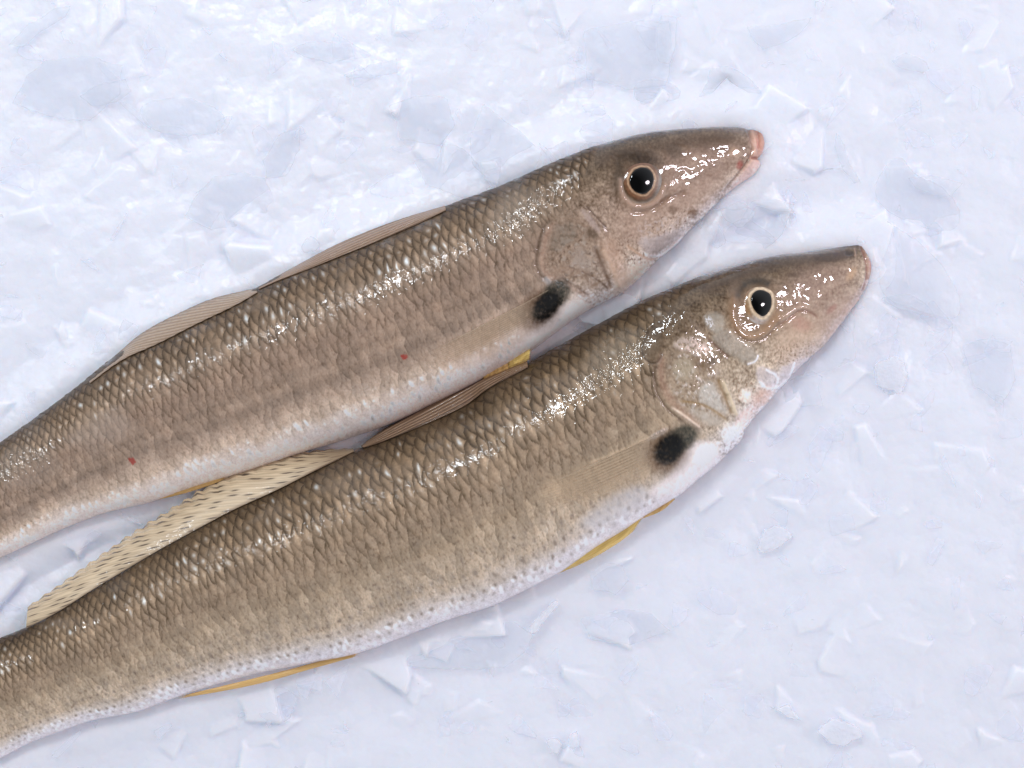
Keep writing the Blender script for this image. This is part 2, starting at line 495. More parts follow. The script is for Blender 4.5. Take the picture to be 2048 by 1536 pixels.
    rgba = np.concatenate([col, np.ones(col.shape[:2] + (1,))], -1).reshape(-1, 4)
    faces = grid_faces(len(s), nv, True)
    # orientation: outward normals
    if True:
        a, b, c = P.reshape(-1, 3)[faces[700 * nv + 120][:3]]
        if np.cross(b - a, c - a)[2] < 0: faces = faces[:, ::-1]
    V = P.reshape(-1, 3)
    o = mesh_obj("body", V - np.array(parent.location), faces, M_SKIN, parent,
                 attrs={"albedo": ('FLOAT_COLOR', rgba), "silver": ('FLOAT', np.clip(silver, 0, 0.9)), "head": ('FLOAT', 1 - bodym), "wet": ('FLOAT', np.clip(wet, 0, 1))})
    return o

def resample(pts, n):
    p = chaikin(pts, 2, False)
    L = np.r_[0, np.cumsum(np.hypot(*np.diff(p, axis=0).T))]
    t = np.linspace(0, L[-1], n)
    return np.stack([np.interp(t, L, p[:, 0]), np.interp(t, L, p[:, 1])], 1)

def fin(F, name, base, outer, parent, style, seed, lift=(0.0006, 0.0009), nu=420, nw=44, zfix=None):
    """a fin membrane between its base line and its outer edge (picture points, front to tail)"""
    B = resample(base, nu); O = resample(outer, nu)
    u = np.linspace(0, 1, nu)[:, None]; w = np.linspace(0, 1, nw)[None, :]
    ser = style.get('serrate', 0)
    ray = u * style['rays'] + w * style['rake'] * 1.0
    prof = np.abs(np.mod(ray, 1) - 0.5) * 2                     # 1 on the ray, 0 between
    ext = 1 + ser * (prof[:, -1:] - 0.5) * 2 * w ** 3 + 0.02 * noise(u * 40, u * 0, seed) * w + style.get('jag', 0) * noise(u * 110, u * 0 + 3.3, seed) * w ** 3
    Q = B[:, None, :] + (O - B)[:, None, :] * (w * ext)[..., None]
    zb = F.surf(np.clip(((B - F.p0) @ F.es), 1, F.L - 1), (B - F.p0) @ F.eh) if zfix is None else np.full(nu, zfix[0])
    _, _, _, _, zb2 = F.design(B[:, 0], B[:, 1])
    zb = zb2 if zfix is None else zb
    if style.get('drape'):
        _, _, _, _, zq = F.design(Q[..., 0], Q[..., 1])
        Z = zq + lift[0] + (lift[1] - lift[0]) * w
    else:
        zo = (zb * 0 + 0.0052 if zfix is None else np.full(nu, zfix[1]))
        Z = zb[:, None] * (1 - w) + zo[:, None] * w + lift[0] * (1 - w) + lift[1] * w
        bow = np.sin(np.pi * w) * style.get('bow', 0.0008)
        Z = Z + bow
    Z = Z + 0.00016 * (sstep(0.3, 0.9, prof) - 0.5) * style.get('ridge', 1) + 0.0003 * noise(u * 9 + 0 * w, w * 2 + 0 * u, seed + 3)
    X, Y = world_xy(Q[..., 0], Q[..., 1], Z)
    col = style['col'](u + 0 * w, w + 0 * u, ray, prof, seed)
    op = np.clip(style['op'](u + 0 * w, w + 0 * u, prof), 0, 1)
    rgba = np.concatenate([np.clip(col, 0.004, 0.95), np.ones(col.shape[:2] + (1,))], -1).reshape(-1, 4)
    V = np.stack([X, Y, Z], -1).reshape(-1, 3) - np.array(parent.location)
    f = grid_faces(nu, nw)
    a, b, c = V[f[nw * 5 + 3][:3]]
    if np.cross(b - a, c - a)[2] < 0: f = f[:, ::-1]
    o = mesh_obj(name, V, f, M_FIN, parent, attrs={"albedo": ('FLOAT_COLOR', rgba), "opacity": ('FLOAT', op)})
    md = o.modifiers.new("thickness", 'SOLIDIFY'); md.thickness = 0.00018; md.offset = 0
    return o

def mix(a, b, t):
    return a * (1 - t[..., None]) + b * t[..., None]

def col_first_dorsal(base, dark, light):
    def f(u, w, ray, prof, seed):
        c = np.zeros(u.shape + (3,)) + lin(base)
        c = mix(c, lin(light) + 0 * c, 0.55 * sstep(0.55, 0.95, prof) * (0.6 + 0.6 * noise(u * 30, w * 6, seed)))
        c = mix(c, lin(dark) + 0 * c, np.clip(0.65 * sstep(0.45, 0.05, prof), 0, 1))
        c = mix(c, lin(dark) + 0 * c, 0.75 * sstep(0.10, 0.0, 1 - w) + 0.35 * sstep(0.25, 0.0, w))
        return c * (1 + 0.18 * fbm(u * 60, w * 12, 3, seed + 1)[..., None])
    return f

def col_spotted(base, dark):
    def f(u, w, ray, prof, seed):
        c = np.zeros(u.shape + (3,)) + lin(base)
        st = fbm(ray * 3.2, w * 2.2 + u * 3, 3, seed)
        c = c * (1 + 0.32 * st[..., None])
        c = mix(c, lin((150, 120, 88)) + 0 * c, 0.32 * sstep(0.12, 0.5, fbm(ray * 2.1 + 40, w * 1.6 + u * 2, 2, seed + 5)))
        r = np.floor(ray); fr = np.mod(ray, 1)
        c = mix(c, lin((158, 130, 98)) + 0 * c, 0.45 * np.exp(-((np.minimum(fr, 1 - fr)) / 0.10) ** 2))
        for k, row in enumerate((0.13, 0.42, 0.70, 0.97)):
            j = hash2(r, np.full_like(r, k), seed) - .5; g = hash2(r, np.full_like(r, k + 7), seed)
            m = np.exp(-((fr - 0.5 - 0.2 * j) / 0.14) ** 2 - ((w - row - 0.26 * j) / (0.034 + 0.03 * g)) ** 2) * (g > 0.12)
            c = mix(c, lin(dark) + 0 * c, np.clip(m * (1.1 + 0.6 * g), 0, 0.97))
        c = mix(c, lin((122, 98, 74)) + 0 * c, np.clip(0.75 * sstep(0.22, 0.0, u) + 0.7 * sstep(0.12, 0.0, w), 0, 1))
        return c
    return f

def col_plain(base, dark, amt=0.4):
    def f(u, w, ray, prof, seed):
        c = np.zeros(u.shape + (3,)) + lin(base)
        c = mix(c, lin(dark) + 0 * c, np.clip(amt * sstep(0.5, 0.0, prof) + 0.25 * fbm(u * 20, w * 5, 2, seed), 0, 1))
        return c
    return f

def eye(F, name, parent, outer, pupil, centre, paintf, dome, seed):
    """eye ball: a dome over the outer outline with the pupil as a raised disc of its own"""
    O = chaikin(outer, 3)
    ctr = np.array(centre, float)
    n = len(O); nr = 26
    r = np.linspace(0, 1, nr)[:, None, None]
    Q = ctr + (O - ctr)[None] * r
    _, _, _, _, zc = F.design(ctr[0], ctr[1])
    _, _, _, _, zq = F.design(Q[..., 0], Q[..., 1])
    rr = np.linspace(0, 1, nr)[:, None] + 0 * zq
    Z = zq - 0.0002 + dome * (1 - rr ** 2) ** 0.75
    X, Y = world_xy(Q[..., 0], Q[..., 1], Z)
    sdp = poly_sd(Q[..., 0], Q[..., 1], chaikin(pupil, 2))
    sdp = sdp + 2.2 * fbm(Q[..., 0] / 14, Q[..., 1] / 14, 2, seed + 9)
    col = paintf(Q[..., 0], Q[..., 1], sdp, rr, seed)
    V = np.stack([X, Y, Z], -1).reshape(-1, 3)
    f = grid_faces(nr, n, True)
    a, b, c = V[f[n * 8 + 3][:3]]
    if np.cross(b - a, c - a)[2] < 0: f = f[:, ::-1]
    rgba = np.concatenate([np.clip(col, .004, .95), np.ones(col.shape[:2] + (1,))], -1).reshape(-1, 4)
    e = mesh_obj(name, V - np.array(parent.location), f, M_EYE, parent,
                 attrs={"albedo": ('FLOAT_COLOR', rgba), "opacity": ('FLOAT', np.ones(len(V)))})
    # pupil
    Pp = chaikin(pupil, 2); pc = Pp.mean(0); m = len(Pp); kr = 12
    t = np.linspace(0, 1, kr)[:, None, None]
    Q = pc + (Pp - pc)[None] * t
    _, _, _, _, zq = F.design(Q[..., 0], Q[..., 1])
    # radius inside the eye outline, to sit on the dome
    ang = np.arctan2(Q[..., 1] - ctr[1], Q[..., 0] - ctr[0]); oa = np.arctan2(O[:, 1] - ctr[1], O[:, 0] - ctr[0])
    od = np.hypot(*(O - ctr).T); k = np.argsort(oa)
    ro = np.interp(ang, np.r_[oa[k] - 2 * math.pi, oa[k], oa[k] + 2 * math.pi], np.tile(od[k], 3))
    rr = np.clip(np.hypot(Q[..., 0] - ctr[0], Q[..., 1] - ctr[1]) / ro, 0, 1)
    tt = np.linspace(0, 1, kr)[:, None]
    Z = zq - 0.0002 + dome * (1 - rr ** 2) ** 0.75 + 0.00008 + 0.00012 * (1 - tt ** 2)
    Z = np.where(tt == 1, Z - 0.00018, Z)
    X, Y = world_xy(Q[..., 0], Q[..., 1], Z)
    V = np.stack([X, Y, Z], -1).reshape(-1, 3)
    f = grid_faces(kr, m, True)
    a, b, c = V[f[m * 4 + 3][:3]]
    if np.cross(b - a, c - a)[2] < 0: f = f[:, ::-1]
    mesh_obj("pupil", V - np.array(parent.location), f, M_PUPIL, e)
    return e

def root(name, px, py):
    o = bpy.data.objects.new(name, None); scene.collection.objects.link(o)
    x, y = world_xy(px, py, 0); o.location = (x, y, 0); o.empty_display_size = 0.01
    bpy.context.view_layer.update()
    return o

# ---- outlines read off the photograph (picture pixels, snout to tail)
A_TIP = (1536, 279)
A_TOP = [(1536, 279), (1535, 273), (1532, 265), (1526, 258.5), (1518, 255), (1506, 254), (1498, 254.5), (1488, 252), (1450, 251), (1400, 255), (1340, 261), (1290, 268),
         (1250, 278), (1200, 293), (1150, 311), (1100, 331), (1050, 352), (1000, 373), (950, 391), (885, 416), (800, 455), (664, 511), (559, 552),
         (516, 575), (469, 598), (391, 634), (312, 676), (250, 700), (219, 722), (156, 773), (78, 831), (0, 886), (-110, 962), (-250, 1035), (-420, 1105)]
A_BOT = [(1536, 279), (1535.5, 286), (1533.5, 295), (1529.5, 305), (1524, 315), (1522, 320), (1524.5, 328), (1519, 339), (1509, 350), (1490, 362), (1469, 376), (1439, 402), (1410, 431), (1381, 459), (1352, 489), (1322, 514),
         (1293, 543), (1262, 572), (1236, 592), (1185, 617), (1130, 652), (1060, 704), (1000, 740), (900, 792), (800, 840), (700, 876), (600, 907),
         (500, 941), (414, 967), (312, 1001), (195, 1031), (117, 1062), (0, 1116), (-110, 1150), (-250, 1190), (-390, 1215)]
B_TIP = (1750, 520)
B_TOP = [(1750, 520), (1749, 511), (1746, 501), (1741, 493), (1734, 487), (1722, 485), (1700, 488), (1669, 494), (1625, 502), (1552, 511), (1508, 520), (1464, 533), (1420, 547),
         (1376, 563), (1332, 582), (1288, 600), (1244, 622), (1200, 646), (1113, 694), (1054, 728), (976, 768), (942, 799), (891, 823), (839, 844), (771, 874),
         (726, 893), (703, 900), (625, 934), (547, 973), (469, 1008), (391, 1050), (312, 1094), (234, 1141), (176, 1176), (117, 1214), (55, 1253), (0, 1276),
         (-120, 1325), (-260, 1385), (-420, 1440)]
B_BOT = [(1750, 520), (1749.6, 531), (1748, 547), (1743, 562), (1736, 578), (1724, 596), (1710, 614), (1698, 632), (1680, 655), (1660, 680), (1639, 702), (1619, 716), (1595, 738),
         (1566, 768), (1537, 803), (1508, 835), (1490, 858), (1481, 880), (1465, 897), (1430, 931), (1393, 961), (1351, 995), (1315, 1017), (1283, 1036),
         (1256, 1055), (1200, 1089), (1109, 1150), (1008, 1201), (891, 1241), (812, 1271), (719, 1305), (617, 1326), (500, 1350), (351, 1395), (279, 1421),
         (175, 1443), (105, 1468), (52, 1489), (0, 1517), (-120, 1545), (-260, 1570), (-390, 1580)]

RAMP_A = [(0, (92, 76, 57)), (.05, (100, 83, 64)), (.13, (120, 102, 82)), (.28, (140, 122, 103)), (.45, (148, 129, 113)), (.62, (154, 136, 120)), (.74, (164, 146, 130)),
          (.82, (184, 167, 150)), (.88, (202, 190, 180)), (.94, (206, 198, 194)), (1, (200, 188, 180))]
RAMP_B = [(0, (92, 75, 55)), (.05, (101, 84, 63)), (.13, (122, 104, 82)), (.28, (142, 124, 103)), (.45, (150, 133, 114)), (.60, (160, 144, 124)), (.74, (172, 157, 138)),
          (.80, (176, 161, 142)), (.87, (187, 177, 167)), (.93, (195, 190, 190)), (1, (192, 186, 188))]
GILL_A = [(1700, 100), (1320, 200), (1200, 290), (1150, 400), (1110, 438), (1089, 470), (1078, 510), (1082, 548), (1112, 566), (1150, 582), (1185, 612), (1260, 660), (1700, 640)]
GILL_B = [(1900, 300), (1520, 460), (1400, 560), (1310, 648), (1284, 690), (1282, 712), (1300, 726), (1316, 745), (1322, 780), (1346, 812), (1390, 848), (1430, 890), (1480, 960), (1900, 900)]
LOOK_A = dict(dot_cut=0.30, dot2_cut=0.95, belly_spots=0.0, glint0=0.80, bands=[(.47, .035, .10), (.57, .025, .10), (.67, .04, .20), (.37, .03, .06)], speck=0.26, gain=1.18, wet=[(1040, 430, 80, 60, -25), (1140, 390, 70, 40, -25), (55, 930, 100, 50, -35), (560, 680, 60, 30, -30)])
LOOK_B = dict(dot_cut=0.45, dot2_cut=0.95, belly_spots=1.0, glint0=0.86, bands=[(.36, .03, .07), (.46, .03, .08), (.56, .03, .08), (.66, .02, .06)], speck=0.34, gain=1.20, wet=[(1240, 720, 80, 70, -30), (1150, 800, 60, 60, -30), (690, 940, 80, 50, -28), (560, 1110, 30, 40, 0), (1012, 978, 30, 20, 0)])

def spot(core, brown, green):
    return [('blob', brown, .45, (92, 68, 46), dict(a=.85, wob=.9)),
            ('blob', green, .30, (58, 60, 52), dict(a=.95, wob=1.0)),
            ('blob', core, .30, (16, 15, 12), dict(a=1.1, wob=.8, rel=1.5))]

PAINT_A = [
    # head tones
    ('blob', (1395, 330, 110, 60, -20), .6, (150, 124, 108), dict(a=.55)),
    ('blob', (1300, 440, 80, 50, -35), .6, (172, 146, 128), dict(a=.6)),
    ('blob', (1400, 395, 60, 26, -42), .6, (166, 140, 122), dict(a=.6)),
    ('line', [(1180, 330), (1260, 300), (1340, 290), (1440, 275), (1490, 275)], 13, (104, 84, 66), dict(a=.75, wob=1.2)),
    ('blob', (1350, 305, 16, 14, 0), .6, (96, 80, 64), dict(a=.7, wob=1.5)),
    ('blob', (1440, 290, 44, 16, -5), .6, (104, 84, 68), dict(a=.5, wob=1.5)),
    # opercle and its bones
    ('poly', [(1150, 415), (1098, 455), (1082, 510), (1086, 550), (1150, 580), (1225, 588), (1218, 520), (1200, 470)], 12, (140, 120, 102), dict(a=.5, rel=1.2, wob=1.5)),
    ('poly', [(1110, 450), (1150, 430), (1180, 480), (1200, 540), (1150, 560), (1100, 520)], 16, (176, 164, 152), dict(a=.6, sil=.22, spk=(0, .4), spks=14)),
    ('poly', [(1110, 450), (1150, 430), (1180, 480), (1210, 560), (1150, 570), (1090, 530)], 12, (100, 80, 60), dict(a=.7, spk=(.05, .45), spks=9, rel=-.8)),
    ('poly', [(1108, 455), (1150, 440), (1160, 470), (1120, 500), (1096, 500)], 9, (128, 117, 104), dict(a=.6)),
    ('poly', [(1150, 495), (1165, 490), (1185, 535), (1160, 540), (1140, 525)], 8, (164, 150, 138), dict(a=.7)),
    ('line', [(1112, 436), (1093, 466), (1087, 498), (1081, 522), (1087, 546), (1112, 560), (1146, 576), (1178, 592), (1192, 600)], 6, (160, 132, 114), dict(a=.5, rel=1.0, wob=1.5)),
    ('line', [(1100, 436), (1082, 466), (1075, 500), (1072, 524), (1080, 552), (1106, 567)], 4, (88, 70, 54), dict(a=.7, rel=-1.5)),
    ('line', [(1168, 408), (1195, 436), (1218, 462)], 2.2, (92, 72, 58), dict(a=.75, rel=-1.5)),
    ('poly', [(1158, 420), (1172, 418), (1205, 462), (1194, 468)], 4, (172, 156, 148), dict(a=.7, sil=.15)),
    ('blob', (1184, 466, 13, 9, 30), .6, (92, 76, 60), dict(a=.8)),
    ('line', [(1188, 490), (1203, 527), (1216, 559), (1225, 583)], 4.5, (108, 84, 62), dict(a=.85, rel=-2.5)),
    ('line', [(1204, 494), (1220, 527), (1234, 559), (1241, 580)], 5, (196, 176, 154), dict(a=.8, rel=1.5)),
    ('line', [(1158, 541), (1184, 552), (1205, 566), (1218, 578)], 2.5, (98, 76, 56), dict(a=.8, wob=1)),
    ('line', [(1118, 552), (1152, 573), (1181, 594)], 3, (108, 86, 68), dict(a=.7, rel=-1)),
    ('line', [(1100, 540), (1150, 540), (1200, 575)], 9, (158, 134, 114), dict(a=.5)),
    # isthmus, cheek
    ('blob', (1262, 555, 44, 20, -42), .5, (214, 198, 182), dict(a=.85)),
    ('blob', (1228, 520, 20, 46, -20), .6, (182, 152, 130), dict(a=.6)),
    ('poly', [(1225, 470), (1300, 470), (1290, 530), (1240, 530)], 10, (112, 80, 54), dict(a=.75, spk=(.15, .5), spks=6)),
    ('poly', [(1300, 430), (1400, 410), (1370, 470), (1290, 480)], 12, (112, 82, 58), dict(a=.75, spk=(.1, .5), spks=6)),
    ('poly', [(1270, 450), (1330, 430), (1380, 440), (1340, 500), (1290, 505)], 12, (196, 184, 178), dict(a=.6, sil=.25, spk=(0, .4), spks=8)),
    ('blob', (1346, 420, 10, 8, 0), .6, (110, 84, 60), dict(a=.7, wob=2)),
    ('blob', (1386, 426, 9, 9, 0), .6, (118, 90, 64), dict(a=.7, wob=2)),
    ('poly', [(1268, 480), (1320, 470), (1378, 452), (1340, 500), (1300, 512)], 7, (176, 166, 164), dict(a=.75, rel=1.0, sil=.12)),
    ('line', [(1296, 511), (1320, 513), (1345, 494), (1368, 470)], 2.6, (236, 224, 226), dict(a=.9, sil=.4, rel=1.2)),
    ('line', [(1250, 488), (1280, 510), (1300, 520), (1318, 518)], 3, (188, 156, 130), dict(a=.7)),
    # eye socket
    ('blob', (1282, 364, 58, 56, 0), .35, (118, 96, 76), dict(a=.7)),
    ('blob', (1284, 318, 36, 14, 8), .7, (62, 48, 34), dict(a=.85)),
    ('blob', (1237, 352, 12, 34, 8), .7, (76, 64, 50), dict(a=.75)),
    ('line', [(1240, 360), (1242, 390), (1262, 412), (1292, 414), (1318, 400), (1330, 370)], 5, (176, 150, 132), dict(a=.7, rel=2.5, taper=False)),
    ('line', [(1258, 424), (1295, 424), (1325, 408), (1342, 384)], 4, (128, 104, 86), dict(a=.5, rel=-2)),
    ('line', [(1318, 408), (1345, 392), (1372, 384)], 4, (120, 92, 72), dict(a=.6, rel=-2)),
    # snout and mouth
    ('poly', [(1499, 255), (1506, 280), (1508, 300), (1502, 318), (1520, 326), (1550, 300), (1550, 240), (1505, 245)], 14, (182, 140, 122), dict(a=.85, wob=2)),
    ('line', [(1494, 256), (1503, 278), (1506, 298), (1499, 320), (1474, 352), (1443, 390)], 2.6, (120, 92, 76), dict(a=.5, rel=-3.5)),
    ('blob', (1525, 262, 12, 9, 20), .8, (168, 126, 108), dict(a=.7)),
    ('blob', (1524, 296, 9, 14, 10), .8, (198, 150, 136), dict(a=.5, rel=1.5)),
    ('line', [(1516, 262), (1520, 280), (1516, 300)], 2, (160, 104, 92), dict(a=.5, rel=-2.5)),
    ('line', [(1500, 254), (1509, 278), (1511, 300), (1504, 322), (1482, 350)], 4, (206, 172, 154), dict(a=.7, rel=1)),
    ('poly', [(1503, 322), (1526, 318), (1545, 322), (1530, 345), (1480, 380), (1440, 410), (1476, 356)], 7, (214, 184, 174), dict(a=.8)),
    ('line', [(1506, 316), (1520, 318), (1536, 319), (1550, 319)], 3.0, (164, 112, 100), dict(a=.8, rel=-6, taper=False, wob=0.5)),
    ('line', [(1512, 275), (1516, 288), (1513, 300)], 2, (196, 132, 120), dict(a=.6)),
    ('blob', (1480, 330, 6, 9, 10), .6, (158, 66, 52), dict(a=.75)),
    ('blob', (1468, 304, 10, 10, 0), .7, (186, 158, 134), dict(a=.5)),
    # belly skin behind the spot, pale band along the fin
    ('poly', [(1130, 600), (1190, 605), (1130, 655), (1060, 705), (1030, 690), (1080, 650)], 10, (212, 206, 202), dict(a=.75)),
    ('poly', [(1060, 625), (1100, 640), (1010, 720), (880, 740), (860, 700)], 14, (178, 154, 132), dict(a=.35)),
    ('blob', (1095, 562, 10, 6, 30), .6, (206, 204, 204), dict(a=.5, sil=.5, rel=1.5, wob=2, wrk=1)),
] + spot((1092, 612, 36, 22, -50), (1080, 618, 46, 34, -45), (1112, 588, 32, 24, -50)) + [
    # blood specks
    ('blob', (808, 713, 6, 5, 0), .4, (150, 44, 34), dict(a=.85, wob=1.6)),
    ('blob', (264, 920, 7, 6, 30), .4, (150, 44, 34), dict(a=.85, wob=2.0)),
    # wet patches, their silver sheen painted paler into the skin colour
    ('poly', [(190, 830), (240, 810), (270, 850), (250, 880), (180, 900), (120, 880)], 22, (160, 148, 138), dict(a=.4, wob=3)),
    ('blob', (1035, 430, 66, 42, -35), .6, (140, 128, 114), dict(a=.4, sil=.10, wrk=1.6, wob=2)),
    ('blob', (1110, 405, 50, 30, 40), .6, (140, 124, 108), dict(a=.2, wrk=1.2, wob=2)),
    ('poly', [(0, 900), (60, 890), (130, 920), (110, 960), (30, 980), (0, 970)], 10, (150, 138, 126), dict(a=.3, wrk=1.2)),
]
